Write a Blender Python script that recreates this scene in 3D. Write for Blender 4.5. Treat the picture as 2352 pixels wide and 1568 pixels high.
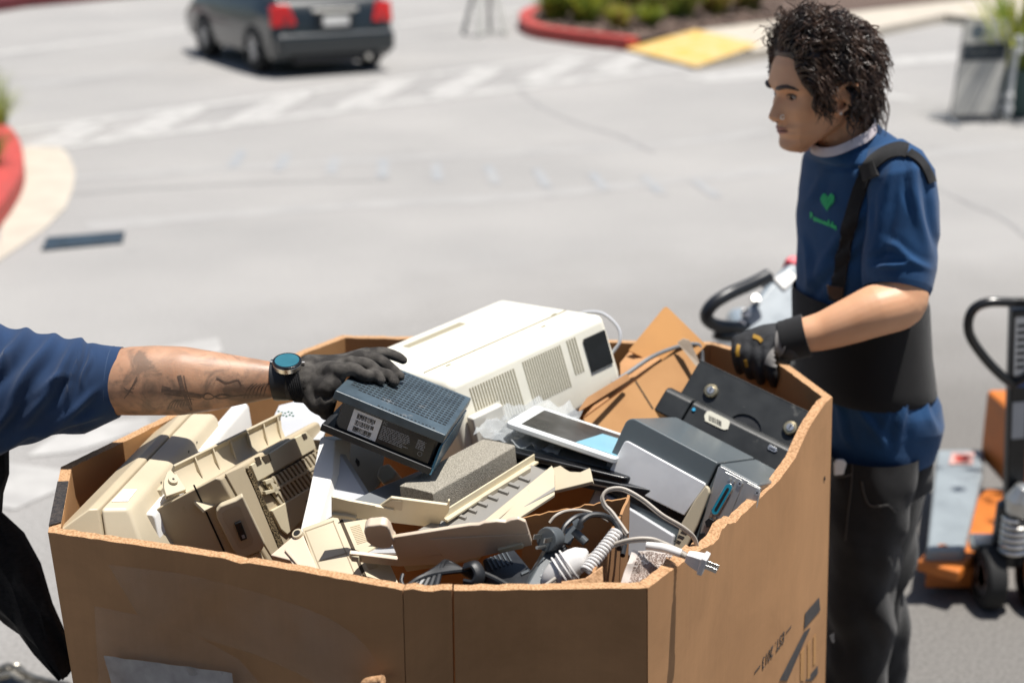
import bpy, bmesh, math, random
from mathutils import Vector, Matrix, Quaternion, noise
random.seed(7)
for o in list(bpy.data.objects): bpy.data.objects.remove(o)
SC = bpy.context.scene; COL = SC.collection
V = Vector; R = math.radians
# ------------------------------------------------------------------ camera
CAMH, TILT, FOC = 2.0, R(18), 50/36*2352
cd = bpy.data.cameras.new('camera'); cam = bpy.data.objects.new('camera', cd); COL.objects.link(cam)
cam.location = (0, 0, CAMH); cam.rotation_euler = (R(90)-TILT, 0, 0)
cd.lens = 50; cd.sensor_width = 36; cd.clip_start = .05; cd.clip_end = 600
cd.dof.use_dof = True; cd.dof.focus_distance = 2.17; cd.dof.aperture_fstop = 2.7; cd.dof.aperture_blades = 0
SC.camera = cam
# ------------------------------------------------------------------ light
SUN = V((.215, -.02, .976)).normalized()
w = bpy.data.worlds.new('World'); SC.world = w; w.use_nodes = True
nt = w.node_tree; bgn = nt.nodes['Background']
sky = nt.nodes.new('ShaderNodeTexSky'); sky.sky_type = 'NISHITA'; sky.sun_disc = False
sky.sun_elevation = math.asin(SUN.z); sky.sun_rotation = math.atan2(SUN.x, SUN.y)
sky.air_density = 1.0; sky.dust_density = 1.5; sky.ozone_density = 1.0
nt.links.new(sky.outputs[0], bgn.inputs[0]); bgn.inputs[1].default_value = .066
sd = bpy.data.lights.new('sun', 'SUN'); sd.energy = 5.0; sd.angle = R(.5); sd.color = (1, .96, .9)
so = bpy.data.objects.new('sun', sd); COL.objects.link(so)
so.rotation_euler = SUN.to_track_quat('Z', 'Y').to_euler(); so.location = SUN*20
SC.view_settings.view_transform = 'Standard'; SC.view_settings.look = 'None'
SC.view_settings.exposure = .46; SC.view_settings.gamma = 1
SC.cycles.max_bounces = 8; SC.cycles.diffuse_bounces = 5; SC.cycles.transparent_max_bounces = 8
SC.cycles.caustics_reflective = False; SC.cycles.caustics_refractive = False
# ------------------------------------------------------------------ helpers
_F = V((0, math.cos(TILT), -math.sin(TILT))); _U = V((0, math.sin(TILT), math.cos(TILT))); _C = V((0, 0, CAMH))
def ray(x, y): return _F + V((1, 0, 0))*((x-1176)/FOC) - _U*((y-784)/FOC)
def U(x, y, Y): r = ray(x, y); return _C + r*(Y/r.y)
def UZ(x, y, z=0): r = ray(x, y); return _C + r*((z-CAMH)/r.z)
class Pl:
    "a plane through three world points; p() puts a point of it where a sight line meets it"
    def __init__(s, a, b, c):
        s.o = V(a); s.n = (V(b)-s.o).cross(V(c)-s.o).normalized()
        if s.n.dot(_C-s.o) < 0: s.n.negate()
    def p(s, x, y, off=0):
        r = ray(x, y); return _C + r*((s.o-_C).dot(s.n)/r.dot(s.n)) + s.n*off
    def ps(s, pts, off=0): return [s.p(x, y, off) for x, y in pts]
class Fr:
    "a local frame: origin and three axes"
    def __init__(s, o, x, y=None, z=None):
        s.o = V(o); s.x = V(x).normalized()
        if y is None: s.z = V(z).normalized(); s.z = (s.z - s.x*s.z.dot(s.x)).normalized(); s.y = s.z.cross(s.x)
        else: s.y = V(y); s.y = (s.y - s.x*s.y.dot(s.x)).normalized(); s.z = s.x.cross(s.y)
    def __call__(s, a, b=0, c=0): return s.o + s.x*a + s.y*b + s.z*c
    def at(s, a, b, c): f = Fr(s(a, b, c), s.x, s.y); return f
    def rot(s, axis, deg):
        q = Quaternion({'x': s.x, 'y': s.y, 'z': s.z}[axis], R(deg)); return Fr(s.o, q @ s.x, q @ s.y)
WF = Fr((0, 0, 0), (1, 0, 0), (0, 1, 0))
class MB:
    def __init__(s): s.v = []; s.f = []; s.m = []
    def add(s, vs, fs, mi=0):
        n = len(s.v); s.v += [V(v) for v in vs]
        for f in fs: s.f.append([i+n for i in f]); s.m.append(mi)
        return s
    def poly(s, pts, mi=0): return s.add(pts, [list(range(len(pts)))], mi)
    def prism(s, pts, vec, mi=0, side=None, cap=None):
        n = len(pts); vec = V(vec); pts = [V(p) for p in pts]
        s.add(pts + [p+vec for p in pts], [], mi); b = len(s.v)-2*n
        s.f.append([b+i for i in range(n)][::-1]); s.m.append(mi)
        s.f.append([b+n+i for i in range(n)]); s.m.append(mi if cap is None else cap)
        for i in range(n):
            j = (i+1) % n; s.f.append([b+i, b+j, b+n+j, b+n+i]); s.m.append(mi if side is None else side)
        return s
    def box(s, fr, x0, x1, y0, y1, z0, z1, mi=0):
        vs = [fr(x, y, z) for z in (z0, z1) for y in (y0, y1) for x in (x0, x1)]
        return s.add(vs, [(0, 2, 3, 1), (4, 5, 7, 6), (0, 1, 5, 4), (2, 6, 7, 3), (0, 4, 6, 2), (1, 3, 7, 5)], mi)
    def loft(s, rings, mi=0, cap=True, closed=True):
        n = len(rings[0]); b = len(s.v)
        for r in rings: s.v += [V(p) for p in r]
        for k in range(len(rings)-1):
            for i in range(n if closed else n-1):
                j = (i+1) % n; s.f.append([b+k*n+i, b+k*n+j, b+(k+1)*n+j, b+(k+1)*n+i]); s.m.append(mi)
        if cap:
            s.f.append([b+i for i in range(n)][::-1]); s.m.append(mi)
            s.f.append([b+(len(rings)-1)*n+i for i in range(n)]); s.m.append(mi)
        return s
    def tube(s, pts, r, n=8, mi=0, cap=True, flat=None, up=None):
        pts = [V(p) for p in pts]; m = len(pts)
        rr = r if isinstance(r, (list, tuple)) else [r]*m
        t0 = (pts[1]-pts[0]).normalized()
        u = V(up) if up is not None else (V((0, 0, 1)) if abs(t0.z) < .9 else V((1, 0, 0)))
        rings = []
        for i in range(m):
            t = (pts[min(i+1, m-1)]-pts[max(i-1, 0)])
            t = t.normalized() if t.length > 1e-9 else t0
            u = (u - t*u.dot(t)); u = u.normalized() if u.length > 1e-6 else t.orthogonal().normalized()
            b = t.cross(u); fl = 1 if flat is None else (flat[i] if isinstance(flat, (list, tuple)) else flat)
            rings.append([pts[i] + u*(math.sin(a)*rr[i]*fl) + b*(math.cos(a)*rr[i]) for a in [2*math.pi*k/n for k in range(n)]])
        return s.loft(rings, mi, cap)
    def cyl(s, a, b, r, n=20, mi=0, r2=None): return s.tube([a, b], [r, r if r2 is None else r2], n, mi)
    def build(s, name, mats, parent=None, bev=0, seg=2, smooth=True, ang=38, sub=0):
        me = bpy.data.meshes.new(name); me.from_pydata(s.v, [], s.f)
        if not isinstance(mats, (list, tuple)): mats = [mats]
        for m in mats: me.materials.append(m)
        me.polygons.foreach_set('material_index', s.m)
        bm = bmesh.new(); bm.from_mesh(me); bmesh.ops.recalc_face_normals(bm, faces=bm.faces); bm.to_mesh(me); bm.free()
        if smooth:
            me.polygons.foreach_set('use_smooth', [True]*len(me.polygons)); me.set_sharp_from_angle(angle=R(ang))
        o = bpy.data.objects.new(name, me); COL.objects.link(o)
        if parent is not None: setpar(o, parent)
        if bev:
            b = o.modifiers.new('bevel', 'BEVEL'); b.width = bev; b.segments = seg; b.limit_method = 'ANGLE'; b.angle_limit = R(30); b.harden_normals = smooth
        if sub:
            b = o.modifiers.new('sub', 'SUBSURF'); b.levels = sub; b.render_levels = sub
        return o
WM = {}
def setpar(o, p):
    o.parent = p; o.matrix_parent_inverse = Matrix.Translation(-V(WM.get(p.name, (0, 0, 0))))
def thing(name, label, cat, loc=(0, 0, 0), group=None):
    o = bpy.data.objects.new(name, None); COL.objects.link(o); o.location = loc; o.empty_display_size = .1
    WM[o.name] = tuple(loc); return tag(o, label, cat, group)
def tag(o, label, cat, group=None, kind=None):
    if label: o['label'] = label
    if cat: o['category'] = cat
    if group: o['group'] = group
    if kind: o['kind'] = kind
    return o
def struct(o, kind='structure'): o['kind'] = kind; return o
def crom(pts, n=8):
    "Catmull-Rom through points"
    P = [V(p) for p in pts]; P = [P[0]*2-P[1]] + P + [P[-1]*2-P[-2]]; out = []
    for i in range(1, len(P)-2):
        a, b, c, d = P[i-1:i+3]
        for k in range(n):
            t = k/n; out.append(.5*((b*2)+(c-a)*t+(a*2-b*5+c*4-d)*t*t+(b*3-a-c*3+d)*t**3))
    out.append(P[-2]); return out
def rrect(w, h, r, n=4):
    out = []
    for cx, cy, a0 in ((w-r, r, -90), (w-r, h-r, 0), (r, h-r, 90), (r, r, 180)):
        for k in range(n+1): a = R(a0+90*k/n); out.append((cx+r*math.cos(a), cy+r*math.sin(a)))
    return out
# ------------------------------------------------------------------ materials
def mat(name, col, rough=.5, var=.0, scale=30, bump=0, bscale=200, metal=0, col2=None, coat=0, spec=.5, stretch=None, mix=(.35, .65), sheen=0, wear=None, detail=4):
    m = bpy.data.materials.new(name); m.use_nodes = True; N = m.node_tree.nodes; L = m.node_tree.links
    b = N['Principled BSDF']; b.inputs['Roughness'].default_value = rough; b.inputs['Metallic'].default_value = metal
    b.inputs['Specular IOR Level'].default_value = spec; b.inputs['Coat Weight'].default_value = coat
    b.inputs['Sheen Weight'].default_value = sheen
    b.inputs['Base Color'].default_value = (*col, 1)
    tc = N.new('ShaderNodeTexCoord'); src = tc.outputs['Object']
    if stretch:
        mp = N.new('ShaderNodeMapping'); mp.inputs['Scale'].default_value = stretch; L.new(src, mp.inputs[0]); src = mp.outputs[0]
    if var or col2:
        n1 = N.new('ShaderNodeTexNoise'); n1.inputs['Scale'].default_value = scale; n1.inputs['Detail'].default_value = detail; L.new(src, n1.inputs['Vector'])
        r = N.new('ShaderNodeValToRGB'); r.color_ramp.elements[0].position = mix[0]; r.color_ramp.elements[1].position = mix[1]
        c2 = col2 or tuple(c*(1-var) for c in col)
        r.color_ramp.elements[0].color = (*c2, 1); r.color_ramp.elements[1].color = (*(col if col2 else tuple(min(1, c*(1+var)) for c in col)), 1)
        L.new(n1.outputs[0], r.inputs[0]); out = r.outputs[0]
        if wear:
            n2 = N.new('ShaderNodeTexNoise'); n2.inputs['Scale'].default_value = wear[1]; n2.inputs['Detail'].default_value = 6; n2.inputs['Roughness'].default_value = .7; L.new(tc.outputs['Object'], n2.inputs['Vector'])
            r2 = N.new('ShaderNodeValToRGB'); r2.color_ramp.elements[0].position = wear[2]; r2.color_ramp.elements[1].position = wear[2]+.08
            L.new(n2.outputs[0], r2.inputs[0]); mx = N.new('ShaderNodeMix'); mx.data_type = 'RGBA'; L.new(r2.outputs[0], mx.inputs[0]); L.new(out, mx.inputs[6]); mx.inputs[7].default_value = (*wear[0], 1); out = mx.outputs[2]
        L.new(out, b.inputs['Base Color'])
        rr = N.new('ShaderNodeMapRange'); rr.inputs[3].default_value = max(0, rough-.08); rr.inputs[4].default_value = min(1, rough+.08); L.new(n1.outputs[0], rr.inputs[0]); L.new(rr.outputs[0], b.inputs['Roughness'])
    if bump:
        n3 = N.new('ShaderNodeTexNoise'); n3.inputs['Scale'].default_value = bscale; n3.inputs['Detail'].default_value = 3; L.new(src, n3.inputs['Vector'])
        bp = N.new('ShaderNodeBump'); bp.inputs['Strength'].default_value = bump; bp.inputs['Distance'].default_value = .002; L.new(n3.outputs[0], bp.inputs['Height']); L.new(bp.outputs[0], b.inputs['Normal'])
    return m
M = {}
M['asphalt'] = mat('asphalt', (.322, .312, .30), .9, scale=.55, col2=(.262, .256, .248), bump=.6, bscale=140, detail=10, spec=.3, wear=((.23, .226, .22), 1.7, .64), mix=(.3, .7))
_n = M['asphalt'].node_tree; _p = _n.nodes['Principled BSDF']; _s = _p.inputs['Base Color'].links[0].from_socket
_t = _n.nodes.new('ShaderNodeTexCoord'); _v = _n.nodes.new('ShaderNodeTexNoise'); _v.inputs['Scale'].default_value = 95; _v.inputs['Detail'].default_value = 3
_r = _n.nodes.new('ShaderNodeMapRange'); _r.inputs[1].default_value = .3; _r.inputs[2].default_value = .7; _r.inputs[3].default_value = .72; _r.inputs[4].default_value = 1.28
_m = _n.nodes.new('ShaderNodeMix'); _m.data_type = 'RGBA'; _m.blend_type = 'MULTIPLY'; _m.inputs[0].default_value = 1
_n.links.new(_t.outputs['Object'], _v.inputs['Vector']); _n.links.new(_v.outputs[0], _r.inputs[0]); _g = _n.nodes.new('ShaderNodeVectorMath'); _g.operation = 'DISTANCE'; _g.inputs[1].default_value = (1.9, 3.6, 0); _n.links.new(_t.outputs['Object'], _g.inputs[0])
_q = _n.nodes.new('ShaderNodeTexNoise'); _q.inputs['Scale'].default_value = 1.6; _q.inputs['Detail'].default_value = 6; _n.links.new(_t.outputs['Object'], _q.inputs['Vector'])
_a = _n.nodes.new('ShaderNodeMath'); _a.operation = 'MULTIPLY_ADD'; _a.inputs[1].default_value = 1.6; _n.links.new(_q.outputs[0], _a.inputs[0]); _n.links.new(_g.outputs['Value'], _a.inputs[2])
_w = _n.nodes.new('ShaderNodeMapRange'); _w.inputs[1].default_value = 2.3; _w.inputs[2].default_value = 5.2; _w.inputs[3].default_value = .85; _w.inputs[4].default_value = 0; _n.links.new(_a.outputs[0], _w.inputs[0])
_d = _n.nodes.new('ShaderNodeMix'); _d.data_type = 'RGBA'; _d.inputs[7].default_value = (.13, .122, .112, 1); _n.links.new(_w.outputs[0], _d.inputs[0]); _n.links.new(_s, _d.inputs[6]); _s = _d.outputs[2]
_n.links.new(_s, _m.inputs[6]); _n.links.new(_r.outputs[0], _m.inputs[7]); _n.links.new(_m.outputs[2], _p.inputs['Base Color'])
M['paint'] = mat('road_paint', (.405, .396, .38), .8, scale=6, col2=(.315, .307, .296), bump=.2, detail=10, mix=(.36, .62))
M['faintpaint'] = mat('faded_road_paint', (.39, .38, .365), .85, scale=5, col2=(.325, .316, .305), bump=.2, detail=10, mix=(.36, .62))
M['shadowtick'] = mat('painted_shadow_blue', (.25, .265, .28), .85, scale=9, col2=(.305, .30, .295), detail=9, mix=(.4, .6))  # blue-grey tone of the shadow ticks painted on the road
M['concrete'] = mat('pale_concrete', (.47, .42, .35), .9, scale=5, col2=(.40, .36, .30), bump=.3, bscale=120, detail=8)
M['redkerb'] = mat('red_kerb_paint', (.46, .055, .045), .7, scale=10, col2=(.33, .05, .04), bump=.2, wear=((.4, .2, .17), 16, .62))
M['yellow'] = mat('yellow_ramp_paint', (.58, .35, .06), .7, scale=5, col2=(.55, .42, .2), bump=.3, bscale=80)
M['mulch'] = mat('mulch', (.15, .10, .075), .95, scale=25, col2=(.05, .032, .024), bump=1, bscale=60, detail=8)
M['card'] = mat('cardboard', (.43, .235, .112), .85, scale=3, col2=(.385, .205, .094), bump=.06, bscale=900, stretch=(1, 1, .35), spec=.25, detail=6)
_n = M['card'].node_tree; _p = _n.nodes['Principled BSDF']; _s = _p.inputs['Base Color'].links[0].from_socket
_t = _n.nodes.new('ShaderNodeTexCoord'); _mp = _n.nodes.new('ShaderNodeMapping'); _mp.inputs['Scale'].default_value = (130, 130, 1.2); _v = _n.nodes.new('ShaderNodeTexNoise'); _v.inputs['Scale'].default_value = 1; _v.inputs['Detail'].default_value = 2
_n.links.new(_t.outputs['Object'], _mp.inputs[0]); _n.links.new(_mp.outputs[0], _v.inputs['Vector'])
_r = _n.nodes.new('ShaderNodeMapRange'); _r.inputs[1].default_value = .3; _r.inputs[2].default_value = .7; _r.inputs[3].default_value = .975; _r.inputs[4].default_value = 1.02; _n.links.new(_v.outputs[0], _r.inputs[0])
_v2 = _n.nodes.new('ShaderNodeTexNoise'); _v2.inputs['Scale'].default_value = 3.2; _v2.inputs['Detail'].default_value = 9; _v2.inputs['Roughness'].default_value = .72; _v2.inputs['Distortion'].default_value = .6; _n.links.new(_t.outputs['Object'], _v2.inputs['Vector'])
_r2 = _n.nodes.new('ShaderNodeMapRange'); _r2.inputs[1].default_value = .35; _r2.inputs[2].default_value = .68; _r2.inputs[3].default_value = .86; _r2.inputs[4].default_value = 1.14; _n.links.new(_v2.outputs[0], _r2.inputs[0])
_mm = _n.nodes.new('ShaderNodeMath'); _mm.operation = 'MULTIPLY'; _n.links.new(_r.outputs[0], _mm.inputs[0]); _n.links.new(_r2.outputs[0], _mm.inputs[1])
_x = _n.nodes.new('ShaderNodeMix'); _x.data_type = 'RGBA'; _x.blend_type = 'MULTIPLY'; _x.inputs[0].default_value = 1; _n.links.new(_s, _x.inputs[6]); _n.links.new(_mm.outputs[0], _x.inputs[7]); _n.links.new(_x.outputs[2], _p.inputs['Base Color'])
M['cardin'] = mat('cardboard_inside', (.42, .23, .10), .85, scale=9, col2=(.36, .19, .08), bump=.1, bscale=300, spec=.25)
M['cardedge'] = mat('cardboard_cut_edge', (.53, .325, .18), .95, scale=300, col2=(.33, .185, .09), bump=.8, bscale=300, mix=(.38, .60), spec=.2, detail=2)
M['cardtear'] = mat('torn_cardboard', (.52, .31, .17), .95, scale=260, col2=(.30, .165, .08), mix=(.36, .60), bump=1, bscale=150, spec=.2)
M['blacktape'] = mat('black_edge_marking', (.012, .012, .014), .6, scale=150, col2=(.05, .04, .035), bump=1, bscale=300)
# ------------------------------------------------------------------ ground
def flat(name, pts, z, m, kind='structure'):
    return struct(MB().poly([UZ(x, y, 0)*1 + V((0, 0, z)) for x, y in pts]).build(name, m, smooth=False), kind)
g = MB()
for i in range(30):
    for j in range(30):
        x = -90+6*i; y = -60+6*j; g.poly([(x, y, 0), (x+6, y, 0), (x+6, y+6, 0), (x, y+6, 0)])
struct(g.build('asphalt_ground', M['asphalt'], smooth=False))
def stripe(a, b, wd, z=.004):
    a = UZ(*a); b = UZ(*b); d = (b-a).normalized(); s = V((-d.y, d.x, 0))*wd/2; u = V((0, 0, z)); return [a-s+u, b-s+u, b+s+u, a+s+u]
k = MB()
k.poly(stripe((60, 346), (1600, 151), .26)); k.poly(stripe((-60, 316), (1470, 107), .2))
for (a, b) in (((100, 340), (215, 288)), ((300, 315), (445, 250)), ((560, 282), (690, 216)), ((800, 250), (930, 186)), ((1010, 222), (1130, 160)), ((1215, 192), (1330, 135)), ((1390, 170), (1490, 112))):
    k.poly(stripe(a, b, .34, .007))
struct(k.build('crosswalk_marking', M['paint'], smooth=False))
k = MB(); k.poly(stripe((1600, 184), (2360, 116), .55)); k.poly(stripe((2040, 226), (2078, 222), .5))
struct(k.build('lane_marking', M['paint'], smooth=False))
k = MB(); k.poly(stripe((-40, 128), (470, 64), .3)); k.poly(stripe((900, 60), (1200, 22), .3))
struct(k.build('far_lane_marking', M['faintpaint'], smooth=False))
k = MB(); k.poly([UZ(*p, 0)+V((0, 0, .004)) for p in ((345, 806), (500, 776), (512, 806), (470, 835), (345, 850))])
k.poly([UZ(*p, 0)+V((0, 0, .004)) for p in ((-30, 1058), (170, 1085), (150, 1120), (35, 1172), (-30, 1160))])
k.poly([UZ(*p, 0)+V((0, 0, .004)) for p in ((150, 985), (340, 960), (345, 985), (170, 1040), (60, 1050))])
struct(k.build('parking_marking', M['paint'], smooth=False))
k = MB()  # row of faint shadow ticks, painted flat onto the asphalt
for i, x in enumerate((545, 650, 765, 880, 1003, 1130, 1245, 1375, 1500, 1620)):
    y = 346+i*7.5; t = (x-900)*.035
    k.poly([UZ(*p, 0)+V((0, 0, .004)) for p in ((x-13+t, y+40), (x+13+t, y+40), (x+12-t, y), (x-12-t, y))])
struct(k.build('road_shadow_ticks', M['shadowtick'], smooth=False))
o = MB().prism([UZ(*p, 0)+V((0, 0, .002)) for p in ((95, 578), (282, 560), (287, 537), (108, 551))], (0, 0, .016)).build('road_shadow_slab', mat('slate_shadow_tone', (.02, .035, .05), .5, .25, 12, .2), bev=.004)  # dark slab stands in for the cast shadow of a sign
tag(o, 'dark slate slab standing in for a sign shadow near the left kerb', 'shadow patch')
# tar seams and tyre marks in the road
M['seam'] = mat('tar_seam', (.25, .245, .24), .8, .15, 5)
M['tyre'] = mat('tyre_mark', (.285, .279, .272), .85, scale=4, col2=(.315, .307, .297), detail=8)
def roadline(name, px, wd, m, z):
    c = crom([UZ(x, y, 0) for x, y in px], 8); A, B = [], []
    for i, q in enumerate(c):
        t = (c[min(i+1, len(c)-1)]-c[max(i-1, 0)]).normalized(); n = V((-t.y, t.x, 0))*wd*(.5+.35*noise.noise(q*3)); A.append(q+n+V((0, 0, z))); B.append(q-n+V((0, 0, z)))
    struct(MB().loft([[a, b] for a, b in zip(A, B)], cap=False, closed=False).build(name, m, smooth=False))
roadline('tar_seam', [(1180, 200), (1250, 250), (1330, 285), (1420, 312), (1500, 350)], .035, M['seam'], .003)
roadline('tar_seam', [(-40, 470), (250, 440), (600, 420), (900, 415)], .03, M['seam'], .003)
roadline('tar_seam', [(2150, 430), (2230, 470), (2300, 500), (2380, 560)], .03, M['seam'], .003)
roadline('tyre_mark', [(200, 520), (700, 480), (1200, 450), (1700, 400), (2380, 330)], .20, M['tyre'], .0015)
roadline('tyre_mark', [(-40, 420), (400, 395), (900, 365), (1500, 335), (1760, 300)], .18, M['tyre'], .0015)
roadline('tyre_mark', [(-40, 210), (400, 150), (620, 118)], .3, M['tyre'], .0015)
# left kerb and gutter
flat('gutter_pan', [(25, 345), (125, 327), (157, 357), (172, 392), (169, 432), (150, 480), (100, 530), (36, 575), (-60, 640), (-140, 640), (-140, 560), (0, 560)], .006, M['concrete'])
def kerb(name, px, wid, h, m, side):
    b = crom([UZ(x, y, 0) for x, y in px], 6); A = []; B = []
    for i, p in enumerate(b):
        t = (b[min(i+1, len(b)-1)]-b[max(0, i-1)]).normalized(); n = V((-t.y, t.x, 0))*side
        A.append(p+V((0, 0, h))); B.append(p+n*wid+V((0, 0, h)))
    r = [[V((a.x, a.y, 0)), a, c, V((c.x, c.y, 0))] for a, c in zip(A, B)]
    return struct(MB().loft(r, closed=True).build(name, m, bev=.012)), B
_, Bk = kerb('red_kerb', [(-40, 300), (18, 322), (46, 352), (58, 400), (50, 446), (10, 512), (-60, 590), (-140, 660)], .17, .13, M['redkerb'], -1)
struct(MB().poly([V((p.x, p.y, .12)) for p in Bk]+[V((Bk[-1].x-3, Bk[-1].y, .12)), V((Bk[0].x-3, Bk[0].y, .12))]).build('planting_bed', M['mulch'], smooth=False))
# island behind
_, Bi = kerb('red_kerb', [(1300, 20), (1215, 40), (1192, 62), (1215, 84), (1300, 100), (1440, 118)], .2, .16, M['redkerb'], 1)
ramp = [UZ(*p, 0) for p in ((1436, 120), (1590, 90), (1745, 128), (1600, 162))]
ramp[1].z = .12; ramp[2].z = .12; ramp[0].z = .03; ramp[3].z = .03
struct(MB().poly([p+V((0, 0, .010)) for p in ramp]).build('yellow_ramp', M['yellow'], smooth=False))
sw = [UZ(*p, 0) for p in ((1440, 120), (1600, 88), (1800, 62), (2420, -10), (2420, 60), (2260, 62), (2170, 52), (1900, 110), (1690, 148), (1600, 163))]
zt = [.02, .115, .115, .115, .115, .115, .115, .115, .115, .02]
_m = MB(); _nn = len(sw); _m.add([V((q.x, q.y, -.05)) for q in sw]+[V((q.x, q.y, z)) for q, z in zip(sw, zt)], [list(range(_nn, 2*_nn))]+[[i, (i+1) % _nn, _nn+(i+1) % _nn, _nn+i] for i in range(_nn)])
struct(_m.build('pavement', M['concrete'], smooth=False))
bed = [V((p.x, p.y, .13)) for p in Bi] + [V((p.x, p.y, .13)) for p in (UZ(1600, 90), UZ(1800, 64), UZ(2420, -8), UZ(2300, -50), UZ(1240, -40))]
struct(MB().poly(bed).build('planting_bed', M['mulch'], smooth=False))
far = [UZ(*p, 0) for p in ((-200, 60), (60, 18), (470, -20), (470, -60), (-200, -10))]
struct(MB().prism([V((p.x, p.y, 0)) for p in far], (0, 0, .2)).build('far_kerb', mat('maroon_kerb', (.12, .015, .02), .7, .3, 5), bev=.02))
# ------------------------------------------------------------------ gaylord box
TOP = 1.1
ring = [UZ(110, 1222, TOP), UZ(925, 1350, TOP), UZ(1040, 1356, TOP), UZ(1488, 1350, TOP), UZ(1912, 912, TOP), UZ(1800, 829, TOP), UZ(1640, 785, TOP), UZ(785, 770, TOP), UZ(690, 806, TOP), UZ(140, 1072, TOP)]
for p in ring: p.z = 0
ring[1].y -= .006
base = [V(p) for p in ring]
base[0].y += .03; base[1].y += .03; base[2].y += .03; base[3].y += .03; base[3].x += .0165; base[0].x += .045; base[4].x += .05; base[3].x += .02; base[9].x += .03
ctr = sum(ring, V())/len(ring); TH = .017
def inset(rg):
    n = len(rg); out = []
    for i in range(n):
        a, b, c = rg[i-1], rg[i], rg[(i+1) % n]
        d1 = (b-a).normalized(); d2 = (c-b).normalized(); n1 = V((-d1.y, d1.x, 0)); n2 = V((-d2.y, d2.x, 0))
        m = (n1+n2).normalized(); out.append(b + m*(TH/max(.3, m.dot(n1))))
    return out
ringI = inset(ring); baseI = inset(base)
gay = thing('cardboard_box', 'huge open octagonal cardboard box filled with discarded electronics', 'cardboard box', (ctr.x, ctr.y, 0))
# top edge profile of the torn right wall, traced on the wall's own plane
plR = Pl(ring[3], ring[4], ring[3]+V((0, 0, 1)))
tearpx = [(1488, 1350), (1500, 1342), (1530, 1318), (1548, 1304), (1560, 1297), (1590, 1272), (1612, 1262), (1640, 1248), (1652, 1232), (1656, 1216), (1672, 1204), (1694, 1196), (1702, 1184), (1712, 1176), (1760, 1130), (1790, 1102), (1828, 1050), (1836, 1030), (1850, 1000), (1862, 975), (1880, 948), (1900, 920), (1912, 912)]
tear = []
for x, y in tearpx:
    p = plR.p(x, y); L_ = (ring[4]-ring[3]); tear.append(((V((p.x, p.y, 0))-ring[3]).dot(L_)/L_.length_squared, p.z))
def prof(i, t):
    if i == 3:
        for (a, za), (b, zb) in zip(tear, tear[1:]):
            if a <= t <= b: return za+(zb-za)*(t-a)/max(1e-6, b-a)
        return tear[-1][1] if t > .5 else tear[0][1]
    z = TOP
    if i == 0: z += .004*math.sin(t*3.1)-.003*math.exp(-((t-.56)/.02)**2)
    if i == 1: z += .002*math.sin(t*9)
    return z
for i in range(len(ring)):
    a, b = ring[i], ring[(i+1) % len(ring)]; ai, bi = ringI[i], ringI[(i+1) % len(ring)]
    ab, bb, abi, bbi = base[i], base[(i+1) % len(ring)], baseI[i], baseI[(i+1) % len(ring)]
    L_ = (b-a).length; n = max(4, int(L_/.012)); ins = (ctr-(a+b)/2).normalized()
    mb = MB(); cols = []; rows = 7
    gap = .0012 if i in (1, 2) else 0
    for k in range(n+1):
        t = gap/L_ + (1-2*gap/L_)*k/n; z = prof(i, t)+noise.noise(V((t*L_*40, i*7, 0)))*.0012+(noise.noise(V((t*L_*160, i*9, 3)))*.001)
        z2 = z + noise.noise(V((t*L_*60, i*3, 9)))*.0015
        if i == 3 and .1 < t < .42: z += noise.noise(V((t*90, 1, 2)))*.006; z2 += noise.noise(V((t*90, 5, 2)))*.008+.004
        bow = math.sin(math.pi*t)*((.012 if L_ > .3 else .003) if i != 3 else 0)
        c = []
        for r in range(rows+1):
            s = r/rows; o_ = a.lerp(b, t).lerp(ab.lerp(bb, t), s) + ins*(-bow*math.sin(s*2.2)*1.0) ; c.append(V((o_.x, o_.y, z*(1-s))))
        for r in range(rows, -1, -1):
            s = r/rows; o_ = ai.lerp(bi, t).lerp(abi.lerp(bbi, t), s) + ins*(-bow*math.sin(s*2.2)); c.append(V((o_.x, o_.y, z2*(1-s))))
        cols.append(c)
    m = len(cols[0])
    mb.loft(cols, 0, cap=True)
    # faces: outer = card, inner = cardin, rim = edge
    for fi in range(len(mb.f)-2):
        q = fi % m
        mb.m[fi] = 0 if q <= rows else (2 if q == m-1 else 1)
    o = mb.build('wall_panel', [M['card'], M['cardin'], M['cardtear'] if i == 3 else M['cardedge']], gay, ang=50)
mb = MB(); mb.poly([V((p.x, p.y, .02)) for p in baseI]); mb.build('floor_panel', M['cardin'], gay, smooth=False)
# dark marked stretch of rim
mb = MB()
for (u0, u1) in ((.27, .93),):
    a, b, ai, bi = ring[9], ring[0], ringI[9], ringI[0]
    q = [a.lerp(b, u0), a.lerp(b, u1), ai.lerp(bi, u1), ai.lerp(bi, u0)]
    mb.prism([V((p.x, p.y, TOP+.0022)) for p in q], (0, 0, .0012))
mb.build('rim_marking', M['blacktape'], gay)

# ------------------------------------------------------------------ unseen liftgate and truck, added to darken the box front
lg = thing('bounce_blocker_liftgate', 'unseen dark liftgate added to cut bounce light on the box front', 'liftgate', (0, -.4, .45))
sm = mat('bounce_blocker_dark', (.045, .045, .048), .6, .3, 6, bump=.8, bscale=60)
MB().box(WF, -1.5, 1.35, -2.3, 1.38, .40, .46).build('platform', sm, lg, bev=.008)  # platform of the unseen bounce blocker
MB().box(WF, -1.5, 1.35, 1.30, 1.42, .36, .475).build('bounce_blocker_ramp', sm, lg, bev=.01)
for x in (-1.2, 1.05): MB().box(WF, x-.05, x+.05, -2.3, 1.2, .30, .398).build('bounce_blocker_arm', sm, lg, bev=.008)

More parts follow.
